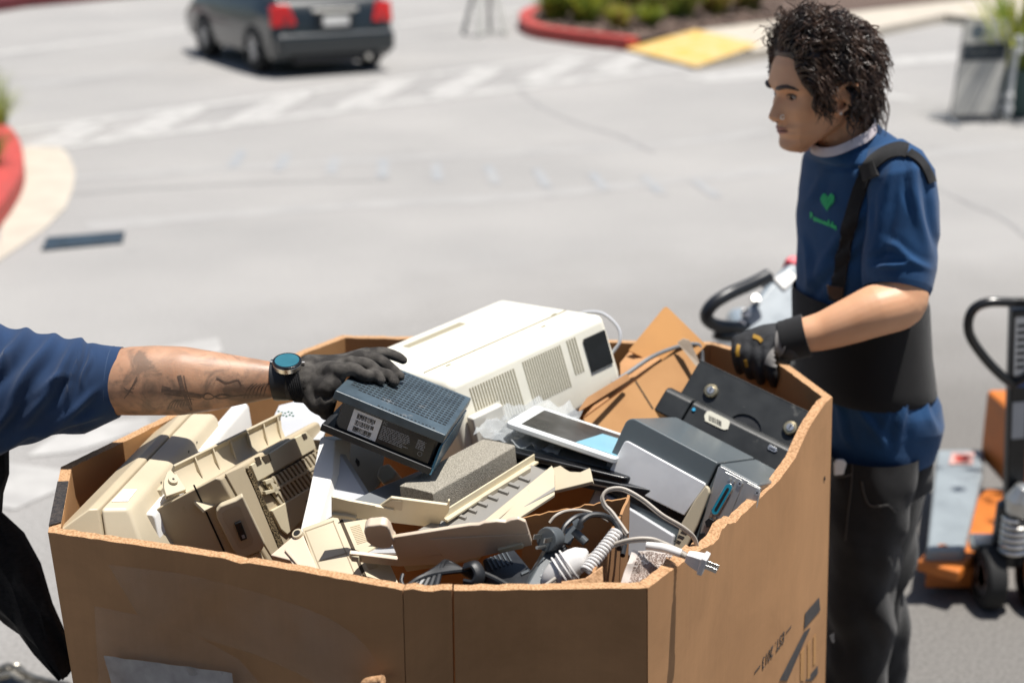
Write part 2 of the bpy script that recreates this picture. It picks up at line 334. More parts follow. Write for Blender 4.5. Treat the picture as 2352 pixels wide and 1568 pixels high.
tk = thing('sky_blocker_truck', 'unseen dark truck body added to block sky light from the box front', 'truck', (0, -3.5, 0))  # unseen body added behind the camera to block sky light
tm = mat('sky_blocker_dark', (.035, .038, .042), .5, .15, 3)
for n_, a in (('side_panel', (-1.35, -1.28, -6, -.62, .5, 3.3)), ('side_panel', (1.18, 1.25, -6, -.62, .5, 3.3)), ('roof', (-1.35, 1.25, -6, -.62, 3.302, 3.4)), ('sky_blocker_bay_floor', (-1.278, 1.178, -6, -.62, .5, .58)), ('sky_blocker_bay_wall', (-1.278, 1.178, -6, -5.9, .582, 3.3)), ('bumper', (-1.35, 1.25, -.9, -.6, .2, .29))):  # body parts of the unseen sky blocker
    MB().box(WF, *a).build(n_, tm, tk, bev=.01)
for x in (-1.1, .8):
    for y in (-2.4, -5): MB().cyl(V((x, y, .45)), V((x+.22, y, .45)), .45, 28).build('wheel', M['blacktape'], tk, bev=.02)  # wheels of the unseen sky blocker
# ------------------------------------------------------------------ plastics
def plast(name, c, r=.42, **k): return mat(name, c, r, scale=7, var=.07, bump=.05, bscale=1500, spec=.45, detail=7, **k)
M['beige'] = plast('aged_beige_plastic', (.46, .385, .265), wear=((.36, .29, .19), 30, .66))
M['beige2'] = plast('pale_beige_plastic', (.52, .45, .325), wear=((.44, .37, .26), 40, .68))
M['cream'] = plast('cream_plastic', (.60, .53, .375), wear=((.55, .47, .33), 20, .67))
M['pink'] = plast('warm_putty_plastic', (.66, .54, .42), wear=((.42, .33, .24), 35, .66))
M['white'] = plast('white_plastic', (.70, .69, .66))
M['offw'] = plast('printer_white_plastic', (.80, .77, .66))
M['mgrey2'] = plast('stone_grey_plastic', (.24, .228, .205))
M['lgrey'] = plast('light_grey_plastic', (.45, .46, .48))
M['mgrey'] = plast('mid_grey_plastic', (.16, .17, .18), .45)
M['dgrey'] = plast('dark_grey_plastic', (.075, .085, .092), .4, wear=((.12, .13, .135), 30, .66))
M['pgrey'] = plast('printer_grey_plastic', (.09, .108, .118), .33, wear=((.16, .18, .19), 18, .66))
M['silver'] = mat('silver_paint', (.80, .81, .82), .42, .06, 20, metal=.35, bump=.05, bscale=1800)
M['black'] = mat('black_plastic', (.012, .013, .015), .45, .3, 30, bump=.1, bscale=900)
M['blackg'] = mat('black_gloss_plastic', (.008, .009, .011), .24, .3, 20, wear=((.06, .06, .06), 60, .7))
M['dark'] = mat('dark_gap', (.006, .006, .006), .9)
M['brown'] = mat('dark_brown_gap', (.05, .035, .02), .9)
M['foam'] = mat('grey_foam', (.33, .305, .255), 1, .35, 500, bump=1.2, bscale=700, spec=.1)
M['porous'] = mat('porous_foam', (.20, .15, .085), 1, scale=420, col2=(.015, .012, .008), bump=1, bscale=420, mix=(.45, .55), spec=.1, detail=2)
M['metal'] = mat('brushed_metal', (.58, .58, .56), .38, .06, 12, metal=.85)
M['steel'] = mat('bright_steel', (.78, .76, .71), .3, .05, 60, metal=1)
M['brass'] = mat('worn_brass', (.50, .43, .28), .32, .2, 90, metal=.9)
M['paper'] = mat('white_label_paper', (.76, .76, .77), .6, .03, 60)
M['ink'] = mat('black_ink', (.015, .015, .015), .7)
M['gink'] = mat('grey_print', (.30, .30, .31), .6)
M['teal'] = mat('teal_connector', (.01, .22, .33), .4, .1, 60)
M['whitecord'] = mat('white_cord', (.68, .66, .64), .45, .05, 60)
M['greycord'] = mat('grey_cord', (.40, .36, .31), .5, .06, 60)
M['blackcord'] = mat('black_cord', (.015, .016, .018), .42, .2, 60)
def P3(a, b, c): return Pl(U(*a), U(*b), U(*c))
def barcode(fr, wd, hg, parent, name='barcode', n=34, mi=None):
    mb = MB(); x = 0; rnd = random.Random(int(wd*1e5)+n)
    while x < wd:
        b = wd/n*rnd.choice((.5, .5, .9, 1.4)); mb.box(fr, x, min(wd, x+b), 0, hg, 0, .0003); x += b + wd/n*rnd.choice((.4, .6, 1.0))
    return mb.build(name, mi or M['ink'], parent, smooth=False)
def lines(fr, wd, rows, pitch, th, parent, name='printed_text', m=None, seed=1, fill=.93):
    mb = MB(); rnd = random.Random(seed)
    for r in range(rows):
        x = 0; end = wd*rnd.uniform(.8, 1)
        while x < end:
            w_ = rnd.uniform(.5, 2.6)*th*2.2; mb.box(fr, x, min(end, x+w_), -r*pitch-th, -r*pitch, 0, .0002); x += w_+th*.9
    return mb.build(name, m or M['gink'], parent, smooth=False)
def text(s, size, fr, parent, m, name='lettering', ext=.0002, sx=1, align='LEFT', bold=0):
    cu = bpy.data.curves.new(name, 'FONT'); cu.body = s; cu.size = size; cu.extrude = ext; cu.align_x = align; cu.offset = bold
    t = bpy.data.objects.new(name, cu); COL.objects.link(t)
    dg = bpy.context.evaluated_depsgraph_get(); me = bpy.data.meshes.new_from_object(t.evaluated_get(dg)); bpy.data.objects.remove(t)
    for v in me.vertices: v.co = fr(v.co.x*sx, v.co.y, v.co.z)
    me.materials.clear(); me.materials.append(m); me.name = name
    o = bpy.data.objects.new(name, me); COL.objects.link(o)
    if parent is not None: setpar(o, parent)
    return o
def ctr_of(*pts): return tuple(sum((V(p) for p in pts), V())/len(pts))

# ---------------- black router held by the left hand
RT = Fr((-.3004, 2.0846, 1.1741), (.9264, -.1778, -.3318), (.1659, .9841, -.064)); rx, ry, rz = .187, .206, .073
rt = thing('internet_router', 'black ventilated router gripped in a black glove above the pile', 'router', RT(rx/2, ry/2, 0))
mb = MB(); mb.box(RT, 0, rx, 0, ry, rz-.0155, rz)
M['routertop'] = mat('dusty_black_router_plastic', (.055, .078, .095), .36, .2, 30, wear=((.16, .165, .165), 34, .62), bump=.05, bscale=900)
mb.build('top_shell', M['routertop'], rt, bev=.0022)
mb = MB()
nx, ny = 22, 15
for i in range(nx):
    for j in range(ny):
        x = .012+i*(rx-.02)/nx; y = .038+j*(ry-.044)/ny; s = .0052
        if (i < 2 and j < 1): continue
        pts = [(0, 0), (.25, 1), (.5, 0), (.75, 1), (1, 0)]; t = .0017
        P = [(x+s*a, y+s*.9*b) for a, b in pts]
        for (a, b) in zip(P, P[1:]):
            mb.add([RT(a[0], a[1], rz+.0003), RT(b[0], b[1], rz+.0003), RT(b[0]+t, b[1], rz+.0003), RT(a[0]+t, a[1], rz+.0003)], [(0, 1, 2, 3)])
mb.build('vent_perforation', M['dark'], rt, smooth=False)
mb = MB()
for i in range(16): mb.box(RT, .07+i*.0062, .0735+i*.0062, .006+.0006*(i % 3), .0095, rz, rz+.0003)
mb.build('embossed_mark', M['dark'], rt, smooth=False)
mb = MB(); prof_ = [(.014, .02), (.016, .011), (.024, .0075), (rx-.012, .0075), (rx-.008, .011), (rx-.008, ry-.01), (.014, ry-.01)]
mb.prism([RT(a, b, .0125) for a, b in prof_], RT.z*(rz-.0155-.0125)); mb.build('body', M['blackg'], rt, bev=.0008)
mb = MB(); mb.box(RT, -.003, rx-.002, 0, ry, 0, .0125); mb.build('base', M['black'], rt, bev=.002)
mb = MB(); mb.prism([RT(rx-.004, 0, .001), RT(rx-.004, ry, .001), RT(rx-.004, ry, .05), RT(rx-.004, .01, .05)], RT.x*.004)
mb.build('side_cover', mat('sky_tinted_cover', (.05, .16, .24), .22, .1, 20), rt, bev=.001)  # black gloss side, its sky reflection put into the blue colour
lab = Fr(RT(.037, .0075, .0155), RT.x, RT.z)   # local x right, y up, z = out of the face
lab.z = -RT.y
mb = MB(); mb.box(lab, 0, .048, 0, .038, 0, .0004); st = mb.build('label_sticker', M['paper'], rt, smooth=False)
for k in range(3):
    barcode(Fr(lab(.006, .026-.0105*k, .0005), lab.x, lab.y), .033, .0068, st) if False else None
class Fz(Fr):
    def __init__(s, o, x, y, z): s.o = V(o); s.x = V(x).normalized(); s.y = V(y).normalized(); s.z = V(z).normalized()
for k in range(3):
    barcode(Fz(lab(.008, .027-.011*k, .0005), lab.x, lab.y, lab.z), .031, .0062, st, n=30+k)
    lines(Fz(lab(.008, .0262-.011*k, .0005), lab.x, lab.y, lab.z), .03, 1, .001, .0014, st, m=M['ink'], seed=k)
text('FC', .0075, Fz(lab(.0505, .033, .0003), lab.x, lab.y, lab.z), rt, M['gink'], 'certification_mark', sx=.85)
lines(Fz(lab(.051, .030, .0003), lab.x, lab.y, lab.z), .05, 9, .0027, .0013, rt, seed=5)
lines(Fz(lab(.111, .031, .0003), lab.x, lab.y, lab.z), .016, 6, .0027, .0014, rt, seed=8)
mb = MB(); c0 = lab(.121, .0095, .0004)
for i in range(20):
    a, b = 2*math.pi*i/20, 2*math.pi*(i+1)/20; r0, r1 = .0032, .0038
    mb.poly([c0+lab.x*r0*math.cos(a)+lab.y*r0*math.sin(a), c0+lab.x*r1*math.cos(a)+lab.y*r1*math.sin(a), c0+lab.x*r1*math.cos(b)+lab.y*r1*math.sin(b), c0+lab.x*r0*math.cos(b)+lab.y*r0*math.sin(b)])
mb.build('certification_ring', M['gink'], rt, smooth=False)

# ---------------- far left monitor
pM = P3((292, 1167, 1.95), (122.5, 1226, 1.90), (329, 1256, 1.935))
vM = U(491, 948, 2.34)-U(292, 1167, 1.95)
mon = thing('crt_monitor', 'large beige computer monitor lying on its side against the left end of the box', 'monitor', pM.p(280, 1230))
MB().prism(pM.ps([(229, 1168), (292, 1167), (303, 1180), (329, 1256), (352, 1330), (250, 1330), (240, 1240)]), vM).build('rear_housing', M['beige2'], mon, bev=.006, seg=3)
MB().prism(pM.ps([(123, 1226), (203, 1169), (226, 1168), (237, 1240), (247, 1330), (160, 1330)]), vM*1.02).build('front_bezel', M['beige'], mon, bev=.003)
def on_top(u, v, off=.0008, a=(229, 1168), b=(292, 1167)): return pM.p(*a)*(1-v)+pM.p(*b)*v+vM*u+V((0, 0, off))
nT = (pM.p(292, 1167)-pM.p(229, 1168)).cross(vM).normalized(); nT = nT if nT.z > 0 else -nT
MB().prism([on_top(.06, .2), on_top(.06, .8), on_top(.17, .74), on_top(.17, .22)], nT*.0006).build('label_sticker', M['paper'], mon, smooth=False)
for u, v in ((.3, 1.02), (.62, 1.03), (.72, 1.03)):
    MB().cyl(on_top(u, .97, -.012)+V((.0065, 0, 0)), on_top(u, .97, -.012)+V((.009, 0, 0)), .0032, 10).build('screw_hole', M['dark'], mon)
MB().prism([on_top(.24, 1.08, -.012), on_top(.31, 1.08, -.012), on_top(.31, 1.08, -.034), on_top(.24, 1.08, -.034)], (.012, 0, 0)).build('clip', M['beige2'], mon, bev=.002)
# ---------------- white slab beside it
pW = P3((316, 1181, 1.985), (353, 1184, 1.985), (327, 1300, 1.99)); vW = U(569, 928, 2.44)-U(353, 1184, 1.985)
o = MB().prism(pW.ps([(314, 1184), (320, 1178), (350, 1181), (357, 1190), (385, 1330), (345, 1330)]), vW).build('plastic_cover', M['white'], bev=.003, seg=3)
tag(o, 'long white plastic cover wedged between the beige monitor and the ribbed tray', 'plastic cover')
# ---------------- ribbed channel
rib = thing('plastic_channel', 'beige ribbed plastic channel with a round screw boss at its near end', 'plastic part', U(500, 1050, 2.15))
E1n, E1f, E2n, E2f = U(392, 1080, 2.05), U(640, 958, 2.30), U(424, 1116, 2.03), U(657, 996, 2.28)
ax = (E1f-E1n).normalized(); dn = (E2n-E1n).normalized(); nn = ax.cross(dn).normalized(); nn = nn if nn.y > 0 else -nn
cross = [(0, 0), (0, -.013), (.004, -.013), (.006, -.004), (.02, 0.004), (.05, .006), (.09, .002), (.09, .008), (.05, .012), (.0, .008)]
Ld = (E2n-E1n).length
def chp(t, a, b): return E1n.lerp(E1f, t) + (E2n.lerp(E2f, t)-E1n.lerp(E1f, t)).normalized()*a + nn*b
MB().loft([[chp(t, a, b) for a, b in cross] for t in (0, .25, .5, .75, 1)]).build('channel', M['beige2'], rib, bev=.001)
for t in (.17, .33, .49, .65, .81, .95):
    MB().prism([chp(t, .003, -.012), chp(t, .034, .002), chp(t, .004, .004)], ax*.003).build('rib', M['beige2'], rib, bev=.0006)
cap = [(382, 1140), (376, 1120), (376, 1104), (383, 1084), (392, 1077), (403, 1082), (412, 1098), (424, 1116), (428, 1124)]
pC = Pl(E1n, E2n, U(378, 1135, 2.0)); MB().prism(pC.ps(cap, .001), -pC.n*.008).build('end_plate', M['beige2'], rib, bev=.0015)
MB().cyl(pC.p(396, 1106, .001), pC.p(396, 1106, .006), .0075, 20).cyl(pC.p(396, 1106, .005), pC.p(396, 1106, .0065), .0045, 20, 0).build('screw_boss', M['beige2'], rib, bev=.001)
MB().cyl(pC.p(396, 1106, .005), pC.p(396, 1106, .0068), .002, 12).build('screw_hole', M['dark'], rib)
# ---------------- terminal with a power switch
TLp, TRp, BRp = U(351, 1172, 2.0), U(506, 1095, 2.02), U(624, 1301, 2.07)
cF = U(733, 965, 2.32)-TRp; pF = Pl(TLp, TRp, BRp); pG = Pl(TRp, BRp, TRp+cF)
ter = thing('computer_terminal', 'beige terminal tipped on edge, black rocker switch and slatted grille showing', 'terminal', BRp)
fpoly = pF.ps([(351, 1174), (362, 1166), (495, 1097), (506, 1100), (624, 1301), (660, 1365), (420, 1365), (376, 1262)])
MB().prism(fpoly, cF).build('housing', M['beige'], ter, bev=.006, seg=3)
MB().prism(pF.ps([(443, 1113), (447, 1112), (527, 1286), (548, 1330), (543, 1330), (522, 1286)], .0004), pF.n*.0004).build('seam', M['dark'], ter, smooth=False)
sw_ = [(497, 1182), (495, 1165), (505, 1153), (540, 1140), (556, 1130), (565, 1150), (608, 1240), (600, 1256), (560, 1272), (545, 1268), (535, 1258)]
MB().prism(pF.ps(sw_, -.001), pF.n*.012).build('switch_surround', M['beige2'], ter, bev=.003, seg=3)
rec = [(510, 1180), (509, 1168), (520, 1160), (541, 1152), (550, 1156), (580, 1228), (578, 1240), (556, 1250), (546, 1246)]
MB().prism(pF.ps(rec, .0112), pF.n*.0004).build('recess_outline', M['beige'], ter, smooth=False)
rs = MB().prism(pF.ps([(536, 1190), (551, 1184), (566, 1224), (551, 1230)], .0116), pF.n*.004).build('rocker_switch', M['black'], ter, bev=.0012)
pS = pF
MB().prism(pF.ps([(552, 1216), (558, 1214), (561, 1221), (555, 1223)], .0157), pF.n*.0004).build('switch_mark', M['gink'], rs, smooth=False)
MB().prism(pF.ps([(572, 1270), (595, 1261), (640, 1345), (612, 1345)], -.001), pF.n*.009).build('switch_ledge', M['beige2'], ter, bev=.002)
def G(x, y, off=0): return pG.p(x, y, off)
MB().prism([G(*p, -.001) for p in ((516, 1088), (556, 1070), (566, 1090), (640, 1250), (630, 1290), (600, 1240))], pG.n*.003).build('side_ledge', M['beige'], ter, bev=.001)
MB().prism([G(*p, .0006) for p in ((562, 1075), (570, 1075), (648, 1249), (636, 1257))], pG.n*.003).build('foam_strip', M['porous'], ter)
MB().prism([G(*p, -.001) for p in ((572, 1068), (660, 1012), (700, 992), (716, 1010), (722, 1030), (588, 1106))], pG.n*.005).build('upper_panel', M['cream'], ter, bev=.0015)
mb = MB()
for q in (((578, 1050), (590, 1046), (596, 1062), (585, 1068)), ((594, 1048), (612, 1040), (618, 1056), (604, 1062)), ((687, 996), (696, 992), (701, 1003), (693, 1008))):
    MB().prism([G(x, y+2, .0045) for x, y in q], pG.n*.0004).build('square_hole', M['brown'], ter, smooth=False)
MB().prism([G(*p, .0004) for p in ((596, 1108), (722, 1034), (726, 1120), (648, 1165))], pG.n*.0004).build('grille_backing', M['brown'], ter, smooth=False)
mb = MB(); a, b = V((604, 1106, 0)), V((724, 1036, 0))
for i in range(15):
    t = i/14; t2 = (i+.55)/14; p0 = a.lerp(b, t); p1 = a.lerp(b, t2)
    d = V((44, 62, 0))
    mb.prism([G(p0.x, p0.y, .0008), G(p1.x, p1.y, .0008), G(p1.x+d.x, p1.y+d.y, .0008), G(p0.x+d.x, p0.y+d.y, .0008)], pG.n*.003)
mb.prism([G(*p, .001) for p in ((630, 1120), (726, 1066), (728, 1071), (632, 1125))], pG.n*.0042)
mb.build('grille', M['beige2'], ter)
mb = MB()
for q in (((600, 1104), (618, 1098), (622, 1106), (604, 1113)), ((612, 1108), (618, 1105), (632, 1132), (626, 1136)), ((600, 1128), (628, 1122), (631, 1128), (603, 1136)), ((622, 1112), (628, 1112), (632, 1128), (626, 1131))):
    mb.prism([G(x, y, .001) for x, y in q], pG.n*.006)
mb.build('latch', M['cream'], ter, bev=.0006)
MB().prism([G(*p, -.001) for p in ((618, 1172), (640, 1160), (705, 1120), (711, 1126), (694, 1190), (655, 1228), (640, 1215))], pG.n*.006).build('lower_panel', M['cream'], ter, bev=.002)
MB().prism([G(*p, .0055) for p in ((696, 1150), (702, 1147), (704, 1154), (698, 1157))], pG.n*.0004).build('square_hole', M['brown'], ter, smooth=False)
# ---------------- white post and holed panel under the router
pP = P3((737, 1005, 2.14), (772, 1012, 2.135), (700, 1205, 2.02))
pst = thing('plastic_bracket', 'white angled plastic bracket standing upright below the router', 'bracket', pP.p(735, 1150))
MB().prism(pP.ps([(735, 1006), (741, 1002), (770, 1010), (764, 1090), (735, 1190), (726, 1240), (684, 1240), (706, 1146)]), (.022, .035, -.012)).build('post', M['white'], pst, bev=.002)
MB().prism(pP.ps([(772, 1030), (776, 1028), (838, 1128), (790, 1160), (740, 1190), (764, 1092)], -.012), (.006, .012, -.004)).build('gusset', M['lgrey'], pst, bev=.0015)
pH = P3((780, 1016, 2.24), (882, 1043, 2.24), (840, 1128, 2.15))
pan = thing('holed_cover', 'beige flat panel with a square hole behind the white bracket', 'plastic part', pH.p(840, 1100))
MB().prism(pH.ps([(778, 1008), (884, 1040), (874, 1110), (845, 1138), (770, 1180), (760, 1080)]), -pH.n*.006).build('panel', M['beige2'], pan, bev=.001)
MB().prism(pH.ps([(818, 1051), (826, 1060), (826, 1068), (822, 1072), (816, 1060)], .0003), pH.n*.0004).build('square_hole', M['brown'], pan, smooth=False)
o = MB().prism(P3((866, 1075, 2.2), (905, 1062, 2.22), (885, 1110, 2.17)).ps([(864, 1092), (870, 1070), (892, 1063), (912, 1084), (905, 1100), (880, 1112)]), (.01, .03, -.03)).build('plastic_shard', M['cream'], bev=.004, seg=3)
tag(o, 'small cream plastic shard half hidden under the router tip', 'plastic part')
# ---------------- cassette
pK = P3((692, 1213, 2.0), (767, 1186, 2.01), (740, 1340, 1.885))
cas = thing('paper_cassette', 'beige plastic cassette with panel lines, hinge barrel and ribbed vents standing at the front rim', 'plastic case', pK.p(760, 1290))
vK = V((.045, .04, -.004))
MB().prism(pK.ps([(692, 1213), (767, 1186), (842, 1365), (745, 1365)]), vK).build('case', M['beige2'], cas, bev=.002)
mb = MB()
for q in (((700, 1219), (767, 1195), (768, 1197), (701, 1221)), ((729, 1288), (799, 1268), (800, 1270), (730, 1290)), ((700, 1219), (702, 1218), (752, 1345), (750, 1346)), ((764, 1196), (766, 1195), (825, 1340), (823, 1341))):
    mb.prism(pK.ps(q, .0003), pK.n*.0004)
mb.build('panel_line', mat('beige_line', (.33, .27, .18), .7), cas, smooth=False)
tk = pK.p(767, 1186); bk = pK.p(842, 1365); pKs = Pl(tk, bk, tk+vK)
for (t0, t1) in ((.18, .42), (.6, .74)):
    mb = MB()
    for k in range(11):
        t = t0+(t1-t0)*k/11; q = tk.lerp(bk, t); mb.prism([q+vK*.32+pKs.n*.0002, q+vK*.62+pKs.n*.0002, q+vK*.62+(bk-tk)*.011+pKs.n*.0002, q+vK*.32+(bk-tk)*.011+pKs.n*.0002], pKs.n*.0007)
    mb.build('vent_rib', M['beige'], cas, smooth=False)
MB().prism([tk.lerp(bk, .0)+vK*.1+pKs.n*.0002, tk+vK*.2+pKs.n*.0002, bk+vK*.2+pKs.n*.0002, bk+vK*.1+pKs.n*.0002], pKs.n*.0006).build('groove', M['brown'], cas, smooth=False)
MB().prism(pK.ps([(622, 1278), (684, 1226), (694, 1222), (748, 1352), (700, 1352), (668, 1290)], .004), pK.n*-.012).build('side_flap', M['pink'], cas, bev=.002)
MB().prism(pK.ps([(656, 1270), (662, 1264), (698, 1308), (694, 1314)], .004), pK.n*.004).build('flap_ridge', M['pink'], cas, bev=.0015)
MB().cyl(pK.p(686, 1232, .009), pK.p(690, 1228, -.03), .0085, 20).build('hinge_barrel', M['beige2'], cas, bev=.001)
MB().cyl(pK.p(686, 1232, .0091), pK.p(686, 1232, .0097), .0052, 20).build('barrel_hole', M['dark'], cas)
# ---------------- foam block
FM = Fr((-.174, 2.0474, 1.0686), (.8003, -.5939, .0822), (.5936, .8042, .0313))
secs = [(0, .029, 0), (.05, .029, 0), (.08, .031, .003), (.11, .032, .005), (.15, .032, .004), (.215, .031, 0)]
mb = MB(); mb.loft([[FM(0, y, -.02), FM(.068, y, -.02), FM(.068+b, y, z-.002), FM(.066+b, y, z), FM(.03, y, z+.001), FM(0, y, z)] for y, z, b in secs])
o = mb.build('foam_block', M['foam'], bev=.003, seg=3); tag(o, 'dark grey foam block lying across the beige trays in the middle', 'foam block')
# ---------------- grey bar left of the foam
bar = P3((798, 1148, 2.02), (880, 1120, 2.1), (860, 1160, 2.03))
o = MB().prism(bar.ps([(780, 1162), (870, 1118), (985, 1070), (1000, 1085), (945, 1115), (905, 1160), (850, 1162)]), (0, .012, -.022)).build('metal_strip', M['mgrey'], bev=.003)
tag(o, 'long dark grey strip poking out from under the foam block', 'metal strip')
# ---------------- front beige tray
pA = P3((761, 1141, 1.925), (1031, 1158, 1.905), (880, 1197, 1.935))
tra = thing('plastic_tray', 'cream plastic tray with a raised notch, its long rail running under the foam block', 'plastic tray', pA.p(900, 1190))
MB().prism(pA.ps([(761, 1141), (772, 1143), (800, 1150), (870, 1163), (898, 1143), (1028, 1160), (1028, 1150), (1033, 1150), (1031, 1176), (1002, 1212), (880, 1198), (761, 1183)]), -pA.n*.005).build('front_wall', M['cream'], tra, bev=.0012)
MB().prism(pA.ps([(872, 1163), (900, 1147), (925, 1150), (923, 1171)], .0003), pA.n*.0008).build('notch', M['beige'], tra, smooth=False)
MB().prism(pA.ps([(763, 1175), (800, 1179), (820, 1184), (818, 1190), (763, 1182)], -.001), pA.n*.006).build('ridge', M['cream'], tra, bev=.001); MB().prism(pA.ps([(862, 1158), (906, 1166), (906, 1172), (862, 1164)], -.001), pA.n*.005).build('ridge', M['cream'], tra, bev=.001)
r0, r1 = pA.p(1015, 1196), U(1225, 1062, 2.21)
ra = (r1-r0).normalized(); rs_ = V((ra.y, -ra.x, 0)).normalized()
MB().prism([r0, r0+rs_*.010, r0+rs_*.010+V((0, 0, .004)), r0+rs_*.003+V((0, 0, .004)), r0+rs_*.003+V((0, 0, .016)), r0+V((0, 0, .016))], r1-r0).build('rail', M['cream'], tra, bev=.001)
# ---------------- keyboard shell with dark comb inside
pD = P3((1000, 1205, 1.92), (1262, 1085, 2.16), (1180, 1190, 1.97))
ker = thing('keyboard_shell', 'empty pale keyboard shell with comb partitions and a slanted lit edge', 'keyboard shell', pD.p(1120, 1170))
MB().prism(pD.ps([(960, 1216), (1220, 1066), (1275, 1090), (1275, 1125), (1110, 1215)]), -pD.n*.004).build('tray_bottom', M['mgrey2'], ker, bev=.001)
mb = MB()
for k in range(7):
    t = k/6; x = 1042+ (1188-1042)*t; y = 1186-(1186-1100)*t
    mb.prism(pD.ps([(x, y), (x+26, y+9), (x+30, y+5), (x+4, y-4)]), pD.n*.0045)
mb.build('partition', M['mgrey2'], ker, bev=.0006)
MB().prism(pD.ps([(1022, 1198), (1215, 1080), (1219, 1083), (1028, 1201)]), pD.n*.008).build('side_rail', M['beige2'], ker, bev=.001)
MB().prism([pD.p(1104, 1206, .004), pD.p(1266, 1083, .012), pD.p(1272, 1092, .008), pD.p(1118, 1214, .0)], -pD.n*.006).build('edge_strip', M['beige2'], ker, bev=.001)
MB().prism([pD.p(1266, 1085, .012), pD.p(1273, 1092, .008), pD.p(1275, 1130, -.004), pD.p(1180, 1192, -.004), pD.p(1140, 1200, 0)], -pD.n*.005).build('end_wall', M['beige2'], ker, bev=.001)
mb = MB(); mb.cyl(U(1155, 1208, 1.955), U(1262, 1128, 2.12), .0035, 10); mb.build('rod', M['steel'], ker)
pE = P3((1195, 1096, 2.2), (1287, 1068, 2.2), (1362, 1106, 2.12))
fl = MB().prism(pE.ps([(1190, 1098), (1287, 1068), (1298, 1076), (1309, 1082), (1333, 1083), (1355, 1073), (1362, 1104), (1273, 1126), (1195, 1140)]), -pE.n*.007).build('plastic_flange', M['beige2'], bev=.0015)
tag(fl, 'beige scalloped plastic flange in the dark gap left of the grey printer', 'plastic part')
# ---------------- front keyboard frame
pB = P3((896, 1238, 1.845), (1222, 1248, 1.83), (1035, 1292, 1.868))
fra = thing('broken_keyboard', 'broken putty coloured keyboard frame jutting out above the front rim', 'keyboard frame', pB.p(1040, 1270))
MB().prism(pB.ps([(896, 1240), (905, 1234), (1077, 1207), (1100, 1206), (1112, 1201), (1140, 1198), (1162, 1200), (1172, 1195), (1190, 1192), (1207, 1199), (1222, 1246), (1215, 1253), (1036, 1292), (1026, 1290), (1013, 1273), (915, 1287)]), -pB.n*.006).build('upper_wall', M['pink'], fra, bev=.0016)
MB().prism(pB.ps([(986, 1236), (1036, 1292), (1222, 1250), (1215, 1225)], -.0005), pB.n*.0016).build('facet', M['pink'], fra, bev=.001)
MB().prism(pB.ps([(1143, 1256), (1198, 1242), (1205, 1247), (1202, 1252), (1148, 1264)], .0005), pB.n*.005).build('ridge', M['cream'], fra, bev=.0014)
MB().prism(pB.ps([(836, 1222), (838, 1211), (846, 1206), (858, 1205), (876, 1203), (888, 1206), (896, 1216), (901, 1232), (908, 1240), (898, 1256), (880, 1258), (858, 1254), (842, 1242)], .002), -pB.n*.016).build('round_tab', M['pink'], fra, bev=.003, seg=3)
MB().prism(pB.ps([(802, 1273), (816, 1274), (912, 1286), (1013, 1274), (1034, 1292), (1000, 1298), (915, 1302), (808, 1291), (801, 1282)], -.001), -pB.n*.007).build('lower_rail', M['pink'], fra, bev=.0016)
q0, q1 = pB.p(806, 1276), U(868, 1240, 1.95); MB().prism([q0, q0+V((.011, -.003, 0)), q0+V((.011, -.003, -.009)), q0+V((0, 0, -.009))], q1-q0).build('side_rail', M['cream'], fra, bev=.001)
MB().prism([U(*p) for p in ((840, 1268, 1.90), (920, 1268, 1.88), (940, 1250, 1.95), (875, 1245, 1.97))], (0, 0, -.004)).build('inner_plate', M['lgrey'], fra, bev=.001)
MB().prism(pB.ps([(925, 1310), (985, 1300), (1065, 1284), (1125, 1266), (1100, 1296), (985, 1316), (932, 1324)], -.008), -pB.n*.018).build('under_block', M['beige2'], fra, bev=.0016)
mb = MB()
for k in range(26):
    x = 978+k*3.3; y = 1301-k*.72; mb.prism(pB.ps([(x, y), (x+1.5, y-.3), (x+3.5, y+12), (x+2, y+12.3)], -.0078), pB.n*.0008)
mb.build('fine_rib', M['beige'], fra, smooth=False)
# ---------------- white desktop printer at the back
PF = Fr((-.0876, 2.3351, 1.0461), (.7735, .613, .1611), (-.6028, .79, -.1115)); px_, py_, pz_ = .381, .345, .116
pr = thing('desktop_printer', 'big off white printer with vent slats tilted in the far half of the box', 'printer', PF(.19, .17, -.07))
mb = MB()
body = [(0, -.005, -.075), (px_, 0, -.03), (px_, py_, -.03), (0, py_, -.075)]
top = [(.004, .012, pz_), (px_-.004, .012, pz_), (px_-.012, py_-.02, pz_-.004), (.012, py_-.02, pz_-.002)]
mb.loft([[PF(*q) for q in body], [PF(0, -.003, .0), PF(px_, -.003, .0), PF(px_, py_, .0), PF(0, py_, .0)], [PF(*q) for q in top]])
mb.build('housing', M['offw'], pr, bev=.016, seg=4)
def slat(name, x0, x1, z0, z1, n, cut=None):
    mb = MB()
    for i in range(n):
        x = x0+(x1-x0)*i/n; zz = z0
        if cut and x < cut[0]: zz = cut[1]
        for (z_a, z_b) in ((zz, z1),):
            y0 = .0005+.0093*0
            a, b = PF(x, -.003+.015*z_a/pz_, z_a), PF(x, -.003+.015*z_b/pz_, z_b); d = PF.x*((x1-x0)/n*.5)
            mb.prism([a, a+d, b+d, b], -PF.y*.0006)
    mb.build(name, M['slat'], pr, smooth=False)
M['slat'] = mat('vent_slot_brown', (.30, .27, .19), .8)
slat('vent_slats', .045, .150, .012, .092, 17, (.10, .05)); slat('vent_slats', .168, .262, .014, .096, 17); slat('vent_slats', .275, .300, .03, .098, 4)
mb = MB(); mb.prism([PF(.312, -.0005, .022), PF(.366, -.0005, .022), PF(.366, .0072, .088), PF(.312, .0072, .088)], -PF.y*.003)
mb.build('side_window', M['blackg'], pr, bev=.0012)
